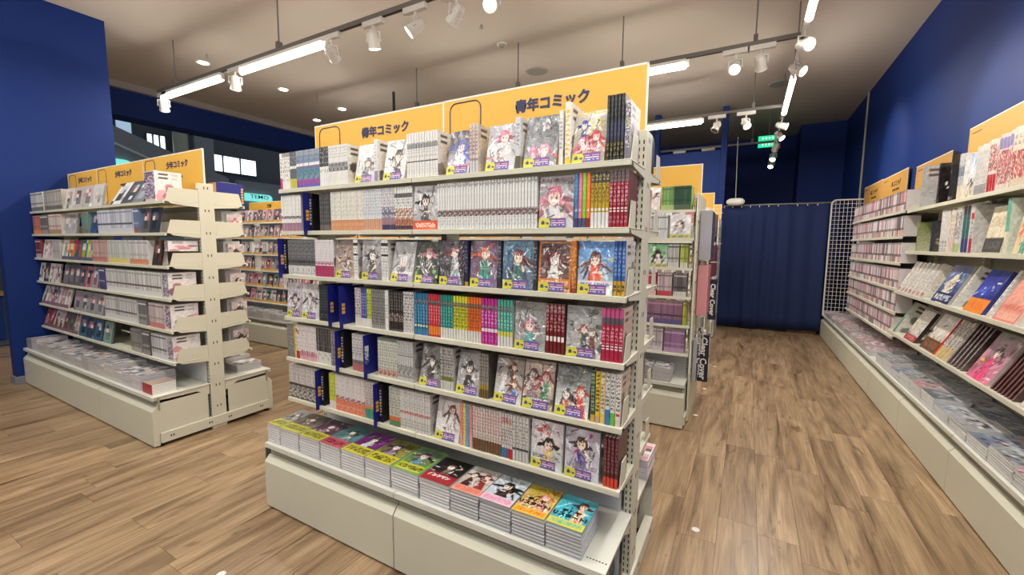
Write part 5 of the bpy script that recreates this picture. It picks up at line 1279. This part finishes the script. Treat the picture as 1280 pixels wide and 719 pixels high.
# ------------------------------------------------------------------ end panel of the second rack with hanging wares
o = empty('end_panel_board', (-0.35, 3.735, 0)); tag(o, 'grey slatted end panel on the rack behind the central one', 'end panel', 'rack end panels')
m = MB(); m.box(-0.006, 0.006, -0.255, 0.38, 0.02, 1.78); m.build('board', M['ivory'], o)
for k in range(6):
    m = MB(); m.box(0.006, 0.011, -0.25, 0.375, 0.42 + 0.23 * k, 0.432 + 0.23 * k); m.build('slat', M['groove'], o)
for yc, xe, nm in ((5.83, -0.41, 'white pegboard end panel of the third-row rack'), (7.40, -0.41, 'white pegboard end panel of the farthest rack')):
    o = empty('end_panel_board', (xe, yc, 0)); tag(o, nm, 'end panel', 'rack end panels')
    m = MB(); m.box(-0.006, 0.006, -0.38, 0.38, 0.02, 1.80); m.build('board', M['wire'], o)
    for k in range(10):
        m = MB(); m.box(0.006, 0.012, -0.38, 0.38, 0.30 + 0.15 * k, 0.308 + 0.15 * k); m.build('slat', M['groove'], o)
def hanging(name, label, x, y0, y1, z0, z1, mat, cat, lett=None, th=0.02, lean=0.0, hook=True):
    o = empty(name, (x, (y0 + y1) / 2, z0)); tag(o, label, cat, 'goods hanging on the end panels')
    w = (y1 - y0) / 2
    m = MB(); m.box(0, th, -w, w, 0, z1 - z0); m.build('pack', mat, o, bevel=0.004)
    m = MB(); m.box(th * 0.3, th * 0.6, -w * 0.4, w * 0.4, z1 - z0, z1 - z0 + 0.03); m.build('header', M['white'], o)
    if hook:
        m = MB(); m.tube((-0.03, 0, z1 - z0 + 0.018), (th + 0.05, 0, z1 - z0 + 0.022), 0.003, n=6); m.build('hook', M['wire'], o)
    if lett:
        text('lettering', lett, 0.074, M['whiteink'], o, (th * 0.5, -w - 0.0008, (z1 - z0) * 0.5), (R_(90), R_(90), 0), 0.002)
        text('side_lettering', lett, 0.074, M['whiteink'], o, (th + 0.0008, 0.0, (z1 - z0) * 0.5), (R_(90), R_(90), R_(90)), 0.002)
    return o
HP = -0.338
hanging('clear_bag', 'clear grey plastic cover bag hanging highest on the end panel', HP, 3.60, 3.90, 1.28, 1.66, M['clear'], 'cover bag', th=0.085)
m_pink = paint('pink_pack', (206, 140, 146), 0.35, coat=0.4); m_wine = paint('wine_pack', (104, 40, 52), 0.4, coat=0.3); m_navy = paint('dark_navy_pack', (22, 26, 48), 0.4, coat=0.3)
hanging('cover_pack', 'pink plastic cover pack hanging at mid height', HP, 3.62, 3.88, 0.84, 1.24, m_pink, 'cover pack', th=0.075)
hanging('cover_pack', 'wine-red pack on the farther end panel along the aisle', -0.39, 5.55, 5.95, 1.02, 1.40, m_wine, 'cover pack', th=0.05)
hanging('cover_pack', 'black pack lettered Clear Cover on the farther end panel', -0.385, 5.50, 5.62, 0.52, 1.00, m_navy, 'cover pack', 'Clear Cover', th=0.085, hook=False)
hanging('cover_pack', 'low black pack lettered Clear Cover beside the end panel', HP, 4.00, 4.10, 0.20, 0.62, m_navy, 'cover pack', 'Clear Cover', th=0.085, hook=False)
hanging('cover_pack', 'grey glossy pack low on the end panel', HP, 3.55, 3.85, 0.32, 0.66, M['clear'], 'cover pack', th=0.03)
hanging('cover_pack', 'brown pack high on the farther end panel', -0.39, 5.60, 5.75, 1.50, 1.76, paint('brown_pack', (110, 84, 62), 0.4), 'cover pack', th=0.05)
for k in range(3):
    m = MB(); pts = []
    for q in range(13):
        t = R_(-20 + 130 * q / 12); pts.append((HP + 0.012 + 0.014 * k, 3.72 + 0.15 * math.cos(t) + 0.02 * k, 0.56 + 0.16 * math.sin(t)))
    for q in range(12): m.tube(pts[q], pts[q + 1], 0.006, n=5)
    tag(m.build('bag_handle', M['white'] if k != 1 else m_navy), ('nearest', 'middle', 'farthest')[k] + ' curved bag handle low on the end panel', 'bag handle', 'curved handles on the end panel')
# blue divider fin and small black box at the far side of the central upright
m = MB(); m.box(-0.46, -0.37, 1.80, 1.90, SZ[0], SZ[0] + 0.16)
tag(m.build('display_box', M['blackcard'], bevel=0.003), 'small black box on the rear top shelf behind the upright', 'box')

# ------------------------------------------------------------------ wall shelving on the right
# local x runs towards the viewer (= -world y), local -y faces the aisle (= -world x)
def wloc(x, y, z): return (y, -x, z)          # local -> world for the right wall (rotation -90 about z)
RZ = R_(-90)
NZ = [1.718, 1.361, 1.011, 0.654]
NX = [1.200, 1.215, 1.165, 1.142]              # near section, wide pitch
FZ = [1.722, 1.495, 1.256, 1.022, 0.807, 0.584]
def wall_rack(name, label, ya, yb, zs, sxs, n, far=None):
    """ya far end, yb near end (world y)"""
    root = empty(name, (0, 0, 0), RZ); tag(root, label, 'wall rack', 'wall racks on the right')
    x0, x1 = -ya, -yb; w = (x1 - x0) / n
    base_unit(root, x0, x1, 1.056, -1, n, back=0.38, ztop=0.352)
    for k in range(n + 1): upright(root, x0 + w * k, 1.425, 0, h=1.95, wy=0.04)
    ws = (x1 + (far or ya)) / n
    for z, sx in zip(zs, sxs):
        for k in range(n):
            shelf_unit(root, x1 - ws * (n - k), x1 - ws * (n - k - 1), z, sx, depth=1.425 - sx, side=-1, thick=0.026,
                       end_l=(k == 0), end_r=(k == n - 1 and far is None), bh=0.05, plate=0.5)
    m = MB(); m.box(x0, x1, 1.436, 1.446, 0.05, 1.95); m.build('back_panel', M['groove'], root)
    return root
wall_rack('wall_rack', 'near ivory wall rack of large art books at right edge', 5.00, 1.40, NZ, NX, 4)
wall_rack('wall_rack', 'far ivory wall rack of pink comics by the wire grid', 8.08, 5.004, FZ, [1.182] * 6, 3, far=7.15)

# far section rows: uncounted small spines
b = MB(); rf = random.Random(31)
for si, z in enumerate(FZ):
    x = -7.16
    h = 0.178
    while x < -5.03:
        n = rf.randint(1, 3); base = rf.choice([(222, 212, 214), (214, 190, 196), (230, 227, 227), (200, 160, 168), (150, 138, 144), (96, 86, 92), (228, 218, 218), (212, 130, 140)])
        foot = rf.choice([(214, 180, 186), (130, 122, 126), (230, 226, 224), (214, 160, 140)])
        for q in range(n):
            if x > -5.03: break
            zb = [(0, .3, foot), (.3, .42, np.array(base) * .6), (.42, .9, base), (.9, 1, np.array(base) * .8)]
            spine_book_into(b, x, 1.196, z, 0.0135, h, 0.11, zb, (206, 200, 200)); x += 0.0135
b.v = [wloc(*p) for p in b.v]
tag(b.build('comic_rows', M['print']), 'dense pink comic spines on the far right wall rack', 'comics', kind='stuff')
b = MB(); flat_stacks(b, rf, -8.02, -5.05, 1.068, 0.3525, 2, 0.15, 0.17, 0.05, 0.085, [(206, 190, 192), (170, 140, 146), (220, 216, 216), (130, 124, 128), (190, 110, 120)])
b.v = [wloc(*p) for p in b.v]
tag(b.build('comic_stacks', M['print']), 'flat stacks of pinkish comics on the far right deck', 'comics', kind='stuff')

# near section: large art books, each one a thing
BOOKS = []
def art_book(label, y, z, t, h, d, side_kw, spine, tilt=0.0, yaw=0.0, seed=1, xf=None, face=False, wd=None, roll=0.0, mat='gloss', back=None):
    """spine to the aisle unless face; y is the world y of the near side (spine) or of the middle (face)"""
    m = MB()
    xf = NX[NZ.index(Z)] + 0.014 + (0.006 if xf == 1.215 else 0)
    if face:
        w = wd or d
        img = art(27, 36, seed, **side_kw)
        m.grid((-w / 2, 0, 0), (w, 0, 0), (0, 0, h), img)
        m.box(-w / 2, w / 2, 0, t, 0, h, spine[0], skip='f', cols={'t': (214, 210, 200), 'b': (214, 210, 200)})
    else:
        sp = spine_img(spine[0], spine[1], spine[2], seed, 30, 5)
        m.cells((-t / 2, 0, 0), (t, 0, 0), (0, 0, h), sp)
        img = back if back is not None else art(20, 26, seed, **side_kw)
        m.grid((t / 2, 0, 0), (0, d, 0), (0, 0, h), img)
        m.box(-t / 2, t / 2, 0, d, 0, h - 0.003, spine[0], skip='frt', cols={'k': (214, 210, 200)})
        m.poly([(-t / 2, 0, h - .003), (t / 2, 0, h - .003), (t / 2, d, h - .003), (-t / 2, d, h - .003)], (214, 210, 200))
    o = put('art_book', m.mesh('art_book', M[mat]), None, wloc(-y, xf, z + 0.001), (0, 0, 0))
    o.rotation_euler = (Matrix.Rotation(RZ + yaw, 4, 'Z') @ Matrix.Rotation(-tilt, 4, 'X') @ Matrix.Rotation(roll, 4, 'Y')).to_euler()
    tag(o, label, 'art book', 'large art books on the right wall')
    return o
wt = ((226, 222, 212), [(.0, .15, (200, 196, 190))], [(.2, .9, (120, 116, 112))])
def plain(c, c2=None): return dict(bg=(c, c2 or c))
def series(n, y0, dy, z, label, spine, h, d, seed, tilt=0, xf=1.20, cov=None, roll=0.0, yaw=0.0, t=None):
    for k in range(n):
        art_book('%s of %s %s' % (ordinal(k + 1), cardinal(n), label), y0 - dy * k, z, (t or dy * 0.92), h * (1 - 0.01 * (k % 3)), d, cov or plain((238, 232, 222), (226, 220, 210)), spine, tilt, seed=seed + k % 3, xf=xf, roll=roll, yaw=yaw)
# top shelf, from far to near
Z = NZ[0]
art_book('tall silver-grey art book with two barcodes, top right shelf', 4.74, Z, 0.025, 0.335, 0.225, {}, ((190, 190, 190), [], [(.2, .8, (120, 120, 120))]), seed=3, back=back_img(77, (176, 178, 180), (150, 150, 152)))
art_book('black art book leaning beside the silver-grey one', 4.40, Z, 0.028, 0.30, 0.19, dict(bg=((26, 26, 28), (36, 34, 34)), speck=((70, 66, 64), 3)), ((24, 24, 26), [(.9, 1, (60, 60, 60))], [(.3, .6, (90, 90, 90))]), seed=4, xf=1.215)
art_book('taller black art book right of the first black one', 4.16, Z, 0.026, 0.325, 0.20, dict(bg=((20, 20, 22), (26, 26, 28)), speck=((90, 90, 90), 2)), ((18, 18, 20), [(.04, .1, (150, 150, 150))], [(.6, .66, (180, 180, 180))]), seed=5, xf=1.205)
series(3, 4.02, 0.03, Z, 'pale blue spines beside the black art books', ((200, 206, 216), [(0, .3, (226, 214, 190)), (.5, .7, (110, 130, 160))], [(.3, .9, (120, 116, 110))]), 0.30, 0.19, 11)
art_book('blue-grey illustrated book facing out on the top right shelf', 3.87, Z, 0.02, 0.285, 0.19, dict(bg=((150, 170, 206), (214, 206, 190)), figs=[(.5, .3, .7, (60, 60, 66), (200, 190, 170))]), ((214, 210, 204), [], []), tilt=R_(6), face=True, wd=0.17, seed=6)
series(7, 3.77, 0.022, Z, 'white ribbed spines in the middle of the top right shelf', ((222, 220, 216), [(0, .2, (150, 150, 154))], [(.25, .9, (186, 186, 186))]), 0.30, 0.20, 14)
series(3, 3.60, 0.034, Z, 'red-and-white spines on the top right shelf', ((232, 226, 220), [(0, .35, (196, 40, 50))], [(.4, .9, (190, 60, 70), 'a')]), 0.305, 0.20, 17)
series(4, 3.49, 0.036, Z, 'violet and red lettered spines, top right shelf', ((226, 212, 206), [(.75, .95, (150, 140, 190))], [(.1, .7, (196, 50, 60), 'a')]), 0.31, 0.20, 20)
series(5, 3.34, 0.040, Z, 'cream spines with scarlet stripe, top right shelf edge', ((232, 222, 206), [(.0, .12, (216, 200, 180))], [(.15, .6, (200, 46, 50), 'a'), (.7, .9, (150, 130, 110))]), 0.315, 0.20, 23)
series(6, 3.13, 0.040, Z, 'scarlet-lettered books at the picture edge, top right shelf', ((226, 200, 190), [(.0, .3, (220, 214, 204))], [(.2, .9, (200, 50, 56), 'a')]), 0.315, 0.20, 26)
# second shelf
Z = NZ[1]
art_book('small olive book at the far end, second right shelf', 4.78, Z, 0.03, 0.24, 0.17, plain((130, 140, 90), (180, 180, 150)), ((150, 156, 100), [], [(.2, .8, (90, 90, 60))]), seed=30)
art_book('dark boxed book with pale stripe, second right shelf', 4.44, Z, 0.07, 0.235, 0.17, dict(bg=((40, 40, 44), (70, 66, 60)), band=(.1, .5, (50, 46, 44), (170, 150, 120))), ((40, 42, 46), [], [(.3, .6, (80, 80, 84))]), seed=31)
series(3, 4.27, 0.045, Z, 'glossy white thick spines, second right shelf', ((226, 226, 224), [(0, .1, (200, 200, 200))], [(.12, .3, (90, 90, 90)), (.5, .9, (206, 206, 206))]), 0.30, 0.20, 33)
series(3, 4.11, 0.03, Z, 'cream and rose slim spines, second right shelf', ((230, 222, 210), [(0, .3, (226, 200, 190))], [(.3, .9, (190, 150, 140))]), 0.295, 0.20, 36)
series(2, 4.02, 0.045, Z, 'white picture-backed books, second right shelf', ((230, 228, 222), [(0, .2, (180, 200, 120))], [(.3, .9, (150, 146, 150), 'a')]), 0.30, 0.20, 39)
series(2, 3.90, 0.05, Z, 'teal and navy spines, second right shelf', ((40, 110, 116), [(0, .3, (40, 60, 130)), (.8, 1, (60, 60, 66))], [(.3, .9, (40, 80, 90))]), 0.305, 0.20, 42)
art_book('red and white spine beside the teal ones, second right shelf', 3.79, Z, 0.04, 0.30, 0.20, plain((210, 206, 204)), ((214, 208, 206), [(0, .3, (180, 40, 50)), (.7, .85, (200, 60, 70))], [(.3, .7, (120, 120, 130))]), seed=44)
art_book('cream face-out book with charcoal label block, second right shelf', 3.52, Z, 0.022, 0.275, 0.21, dict(bg=((236, 226, 196), (232, 222, 194)), band=(.02, .34, (70, 68, 66), (110, 106, 100)), title=(.55, .8, (196, 180, 150))), ((236, 228, 206), [], []), tilt=R_(8), face=True, wd=0.215, seed=45, xf=1.195)
art_book('mint and cream spine-edged book, second right shelf', 3.36, Z, 0.04, 0.30, 0.20, plain((216, 226, 210)), ((110, 190, 166), [(0, .4, (230, 222, 196))], [(.5, .9, (90, 170, 150))]), seed=46)
art_book('coral illustrated face-out book at the edge, second right shelf', 3.18, Z, 0.022, 0.29, 0.22, dict(bg=((236, 190, 150), (236, 206, 170)), speck=((226, 120, 96), 6), figs=[(.4, .5, .6, (60, 44, 40), (110, 180, 150))]), ((226, 200, 170), [], []), tilt=R_(8), face=True, wd=0.21, seed=47, xf=1.195)
series(6, 3.02, 0.045, Z, 'cream books at the picture edge, second right shelf', wt, 0.30, 0.20, 48)
# third shelf (sloping display)
Z = NZ[2]; T = R_(24)
series(7, 4.95, 0.095, Z, 'white slanted spines, third right shelf', ((226, 222, 216), [(0, .14, (214, 190, 184))], [(.2, .9, (170, 164, 160)), (.05, .14, (210, 90, 110), 'a')]), 0.285, 0.19, 51, T, t=0.05)
art_book('blue fantasy art book with navy caption band, third right shelf', 4.02, Z, 0.024, 0.285, 0.21, dict(bg=((110, 120, 150), (50, 80, 140)), figs=[(.5, .62, .8, (226, 214, 190), (230, 216, 180)), (.3, .5, .5, (200, 190, 190), (220, 210, 190))], band=(.02, .26, (24, 44, 90), (226, 230, 240))), ((180, 180, 176), [], []), tilt=T, face=True, wd=0.30, seed=54, xf=1.195)
art_book('white barcode-backed spine after the fantasy book, third right shelf', 3.80, Z, 0.03, 0.29, 0.20, {}, wt, tilt=T, seed=55, back=back_img(80))
art_book('cobalt book with orange lower picture, third right shelf', 3.52, Z, 0.024, 0.275, 0.2, dict(bg=((40, 54, 150), (50, 64, 166)), band=(0, .32, (240, 140, 40), (232, 120, 40)), speck=((30, 34, 80), 2)), ((40, 50, 130), [], []), tilt=T, face=True, wd=0.24, seed=56, xf=1.195)
art_book('white book with grey figure behind the coral one, third right shelf', 3.33, Z, 0.03, 0.285, 0.20, {}, wt, tilt=T, seed=57, back=back_img(81))
art_book('coral pink book with wavy frame, third right shelf', 3.16, Z, 0.024, 0.25, 0.2, dict(bg=((236, 160, 140), (238, 176, 156)), band=(.22, .42, (232, 150, 130), (206, 110, 90)), frame=(226, 130, 116)), ((230, 206, 190), [], []), tilt=T, face=True, wd=0.22, seed=58, xf=1.195)
series(5, 2.99, 0.06, Z, 'cream slanted books at the picture edge, third right shelf', wt, 0.28, 0.19, 60, T, t=0.04)
# fourth shelf (sloping display)
Z = NZ[3]; T = R_(26)
art_book('white book with green spine at the far end, fourth right shelf', 4.86, Z, 0.05, 0.30, 0.2, {}, ((110, 150, 130), [], [(.2, .8, (140, 176, 156))]), tilt=T, seed=64, back=back_img(84, (214, 214, 206)))
art_book('red-footed white book with lime patch, fourth right shelf', 4.46, Z, 0.024, 0.27, 0.2, dict(bg=((226, 220, 206), (214, 206, 190)), speck=((206, 210, 110), 3), band=(0, .18, (176, 40, 56), (220, 160, 150))), ((60, 50, 46), [], []), tilt=T, face=True, wd=0.24, seed=65, xf=1.195)
art_book('white book with cherries and brown cake, fourth right shelf', 4.08, Z, 0.026, 0.29, 0.2, dict(bg=((226, 220, 210), (220, 206, 190)), speck=((90, 40, 40), 3), band=(.02, .32, (110, 70, 40), (150, 110, 70))), ((220, 60, 50), [], []), tilt=T, face=True, wd=0.27, seed=66, xf=1.195)
series(4, 3.90, 0.05, Z, 'yellow-tipped slanted spines, fourth right shelf', ((220, 214, 206), [(0, .3, (216, 180, 90))], [(.3, .9, (120, 110, 110), 'a')]), 0.29, 0.19, 68, T, t=0.03)
series(5, 3.70, 0.05, Z, 'grey slanted magazines, fourth right shelf', ((120, 112, 110), [], [(.1, .9, (190, 184, 180))]), 0.30, 0.20, 71, T, cov=plain((70, 56, 54), (90, 76, 70)), t=0.018)
art_book('pink magazine with yellow lemon picture, fourth right shelf', 3.30, Z, 0.02, 0.30, 0.21, dict(bg=((150, 140, 140), (214, 120, 150)), figs=[(.5, .6, .8, (90, 76, 76), (226, 80, 130))], speck=((236, 190, 40), 1)), ((200, 190, 190), [], []), tilt=T, face=True, wd=0.25, seed=74, xf=1.195)
series(7, 3.13, 0.035, Z, 'dark maroon slanted magazines, fourth right shelf', ((110, 70, 66), [], [(.1, .9, (60, 36, 36))]), 0.28, 0.20, 76, T, cov=plain((70, 40, 40), (60, 36, 36)), t=0.014)
o = empty('book_stop', wloc(-2.90, 1.19, NZ[3])); tag(o, 'cream metal book stop on the fourth right shelf', 'book stop')
m = MB(); m.prism([(0.0, 0.0), (0.16, 0.0), (0.16, 0.10), (0.05, 0.10)], 'y', -0.003, 0.003); m.build('plate', M['ivory'], o)
m = MB(); m.box(0.0, 0.16, -0.07, -0.003, 0.0, 0.003); m.build('foot', M['ivory'], o)
series(5, 2.84, 0.06, Z, 'pale slanted books past the book stop, fourth right shelf', wt, 0.26, 0.19, 80, T, t=0.03)

# shelves nearer than the picture edge
b = MB(); rn = random.Random(77)
for Zq, xq in zip(NZ, NX):
    x = -2.50 if Zq == NZ[3] else -2.66
    while x < -1.45:
        t = rn.uniform(0.015, 0.035); c = rn.choice([(226, 220, 210), (210, 200, 190), (190, 60, 64), (90, 110, 140), (232, 226, 216)])
        spine_book_into(b, x, xq + 0.014, Zq, t, rn.uniform(0.26, 0.30), 0.18, [(0, .2, rn.choice(GREY)), (.2, 1, c)], (220, 214, 206)); x += t
b.v = [wloc(*p) for p in b.v]
tag(b.build('book_rows', M['print']), 'rows of large books beyond the right picture edge', 'books', kind='stuff')

# stacks on the near right deck
SD = [((206, 210, 216), (150, 158, 172)), ((216, 216, 218), (176, 176, 182)), ((170, 180, 198), (120, 132, 156)), ((200, 204, 208), (150, 156, 162)), ((214, 206, 208), (196, 150, 156)), ((186, 192, 200), (120, 128, 140))]
rs = random.Random(41)
ys = [4.94 - 0.232 * k for k in range(11)]
for rowi, (xf, dd) in enumerate(((1.070, 0.175), (1.252, 0.165))):
    for k, y in enumerate(ys):
        w = 0.222; n = rs.randint(5, 7); t = 0.0135
        bg = SD[(k + 2 * rowi) % 6]
        img = art(19, 15, 500 + k + 40 * rowi, bg=bg, speck=(bg[1], 5), figs=[(.5, .6, .7, (90, 90, 100), bg[1])], rough=24)
        pg = (206, 206, 204)
        top = lying_mesh(w, dd, t, img, (206, 208, 212), M['gloss'], pg); low = lying_mesh(w, dd, t, np.ones((2, 2, 3)) * 190., (206, 208, 212), M['gloss'], pg)
        for q in range(n):
            o = put('stacked_book', top if q == n - 1 else low, None, wloc(-(y - w / 2 + rs.uniform(-.004, .004)), xf + rs.uniform(0, .004), 0.3525 + (t + 0.0003) * q), (0, 0, RZ + R_(rs.uniform(-1, 1))))
            place = '%s stack from far, %s row of near right deck' % (ordinal(k + 1), ('front', 'back')[rowi])
            tag(o, ('top book of ' if q == n - 1 else '%s copy below top, ' % ordinal(n - 1 - q)) + place, 'book', 'stacked books on the near right deck')
b = MB(); flat_stacks(b, rs, -2.39, -1.45, 1.07, 0.3525, 2, 0.23, 0.17, 0.07, 0.10, GREY)
b.v = [wloc(*p) for p in b.v]
tag(b.build('comic_stacks', M['print']), 'flat stacks nearest the viewer on the right deck', 'comics', kind='stuff')

# signs of the right wall, yellow boards darkened to stand for weaker light
def wall_sign(label, ya, yb, z0, z1, s, sub):
    o = empty('category_sign', (1.425, (ya + yb) / 2, z0), RZ); tag(o, label, 'sign', 'yellow category signs in painted shade on the right wall')
    w = ya - yb; h = z1 - z0
    m = MB(); m.box(-w / 2, w / 2, -0.004, 0.004, 0, h); bd = m.build('board', M['ochre'], o)  # mustard board darkened to stand for weaker light
    m = MB(); m.box(-w / 2, w / 2, -0.0046, 0.0046, h - 0.006, h + 0.001); m.box(w / 2 - 0.005, w / 2, -0.0046, 0.0046, 0, h); m.build('edge', M['boardedge'], bd)
    if s: text('lettering', s, 0.07, M['brownink'], o, (0.08, -0.0052, h * 0.66), (R_(90), 0, 0), 0.002)
    if sub: text('subtitle', sub, 0.028, M['brownink'], o, (0.08, -0.0052, h * 0.44), (R_(90), 0, 0), 0.0006)
    m = MB(); m.box(-w / 2 + 0.05, -w / 2 + 0.2, -0.0056, -0.004, h - 0.05, h - 0.044); m.build('outline_mark', M['brownink'], o)
wall_sign('farthest yellow sign in painted shade on the right wall beside the conduit', 7.95, 6.98, 1.90, 2.24, 'BLコミック', '少年漫画／青年漫画')
wall_sign('second yellow sign in painted shade on the right wall', 6.97, 6.0, 1.90, 2.23, 'BLコミック', '少年漫画／青年漫画')
wall_sign('yellow sign in painted shade behind the silver-grey art book on right wall', 5.75, 4.88, 1.86, 2.19, '', '')
wall_sign('nearest yellow sign in painted shade above the red-and-white spines', 4.60, 3.35, 1.90, 2.29, '', '')

# wire grid at the end of the right rack
o = empty('wire_grid', (1.255, 8.02, 0.352)); tag(o, 'white wire grid panel standing at the far end of right deck', 'wire grid')
gw, gh = 0.39, 1.74
m = MB(); fr = [(-gw / 2, 0), (gw / 2, 0), (gw / 2, gh)]
pts = [(gw / 2, 0.0), (-gw / 2, 0.0), (-gw / 2, gh - 0.06)] + [(-gw / 2 + 0.06 - 0.06 * math.cos(R_(a)), gh - 0.06 + 0.06 * math.sin(R_(a))) for a in (22, 45, 67, 90)] + [(gw / 2, gh)]
for q in range(len(pts) - 1): m.tube((pts[q][0], 0, pts[q][1]), (pts[q + 1][0], 0, pts[q + 1][1]), 0.011, n=8)
m.build('frame', M['wire'], o)
for k in range(1, 8):
    m = MB(); m.tube((-gw / 2 + gw * k / 8, 0, 0), (-gw / 2 + gw * k / 8, 0, gh), 0.0030, n=5); m.build('wire', M['wire'], o)
for k in range(1, 29):
    m = MB(); m.tube((-gw / 2, 0.004, gh * k / 29), (gw / 2, 0.004, gh * k / 29), 0.0030, n=5); m.build('wire', M['wire'], o)

# ------------------------------------------------------------------ curtain
o = empty('curtain', (0.31, 8.12, 0)); tag(o, 'dark navy pleated curtain closing the end of the aisle', 'curtain')
m = MB(); n = 180; x0, x1 = -0.73, 0.735; rows = 12; prev = None
rc = random.Random(5); ph = [rc.uniform(0, 6.28) for _ in range(5)]
V = []
for r in range(rows + 1):
    v = r / rows
    zb = [];
    for k in range(n + 1):
        u = k / n
        x = x0 + (x1 - x0) * u + 0.012 * math.sin(9 * u + 3 * v) * (1 - v)
        pl = math.sin(u * 44 + 1.6 * math.sin(6 * u + ph[0])) * 0.016 + math.sin(u * 19 + ph[1] + 0.6 * v) * 0.014 * (1 - 0.5 * v)
        pl *= 0.45 + 0.55 * min(1, (1 - v) * 6)
        if v > 0.94: pl += 0.006 * (1 if math.sin(u * 95) > 0.55 else 0)
        hem = 0.03 + 0.055 * max(0, u - 0.35)
        z = hem + (2.06 - hem) * v
        V.append((x, pl, z))
W = n + 1
m.v = V
cl = lin((30, 40, 80))
for r in range(rows):
    for k in range(n):
        a = r * W + k; m.f.append((a, a + 1, a + W + 1, a + W)); m.c += [cl] * 4; m.m.append(0)
c = m.build('cloth', M['curtain'], o, smooth=True)
md = c.modifiers.new('thickness', 'SOLIDIFY'); md.thickness = 0.003
m = MB(); m.tube((-0.79, 0.0, 2.065), (0.80, 0.0, 2.065), 0.012, n=8); m.build('rail', M['rail'], o)
for k in range(12):
    m = MB(); x = x0 + 0.02 + (x1 - x0 - 0.04) * k / 11; m.tube((x, 0, 2.03), (x, 0, 2.062), 0.008, n=6); m.build('glider', M['wire'], o)
o = empty('wireless_device', (-0.235, 8.05, 2.12)); tag(o, 'white oval device hanging on a cord above curtain corner', 'device')
m = MB()
for k in range(8):
    a0, a1 = -1 + k / 4, -1 + (k + 1) / 4
    r0, r1 = 0.062 * max(0.12, (1 - a0 ** 4)) ** .5, 0.062 * max(0.12, (1 - a1 ** 4)) ** .5
    m.tube((a0 * 0.135, 0, 0), (a1 * 0.135, 0, 0), r0, r1, n=16)
m.build('body', M['white'], o, smooth=False)
m = MB(); m.tube((0, 0, 0.05), (-0.02, 0, 1.04), 0.007, n=6); m.build('cord', M['trimgrey'], o)
m = MB(); m.box(0.62, 1.02, 8.22, 8.50, 0.002, 0.20)
o = m.build('cardboard_box', M['cardboard'], bevel=0.004); tag(o, 'brown cardboard box showing under the curtain, right', 'box', 'boxes under the curtain')
m = MB(); m.box(0.80, 0.85, 8.2185, 8.5015, 0.0, 0.2015); m.build('tape', M['woodtop'], o)
m = MB(); m.box(-0.28, 0.12, 8.24, 8.52, 0.002, 0.14)
o = m.build('cardboard_box', M['cardboard'], bevel=0.004); tag(o, 'brown cardboard box showing under the curtain, left', 'box', 'boxes under the curtain')
m = MB(); m.box(-0.10, -0.05, 8.2385, 8.5215, 0.0, 0.1415); m.build('tape', M['woodtop'], o)
# small handle plate on the blue partition post
m = MB(); m.box(-0.505, -0.495, 8.095, 8.115, 0.95, 1.12)
tag(m.build('door_plate', M['wire'], bevel=0.002), 'small pale plate on the slim blue post', 'plate')

# small white dots on the floor
for k, (x, y, lb) in enumerate(((-0.15, 2.16, 'nearest white round floor dot in the aisle'), (-0.305, 3.70, 'white floor dot beside the second rack corner'),
                                (-0.30, 4.45, 'third white floor dot up the aisle'), (-0.27, 5.35, 'farthest white floor dot up the aisle'), (-1.86, 0.86, 'white dot on the floor at bottom left'))):
    m = MB(); m.tube((x, y, 0.0), (x, y, 0.0008), 0.018, n=14)
    tag(m.build('floor_dot', M['whiteink']), lb, 'sticker', 'white floor stickers')  # thin white discs
print('spines', n_spine, 'objects', len(bpy.data.objects))
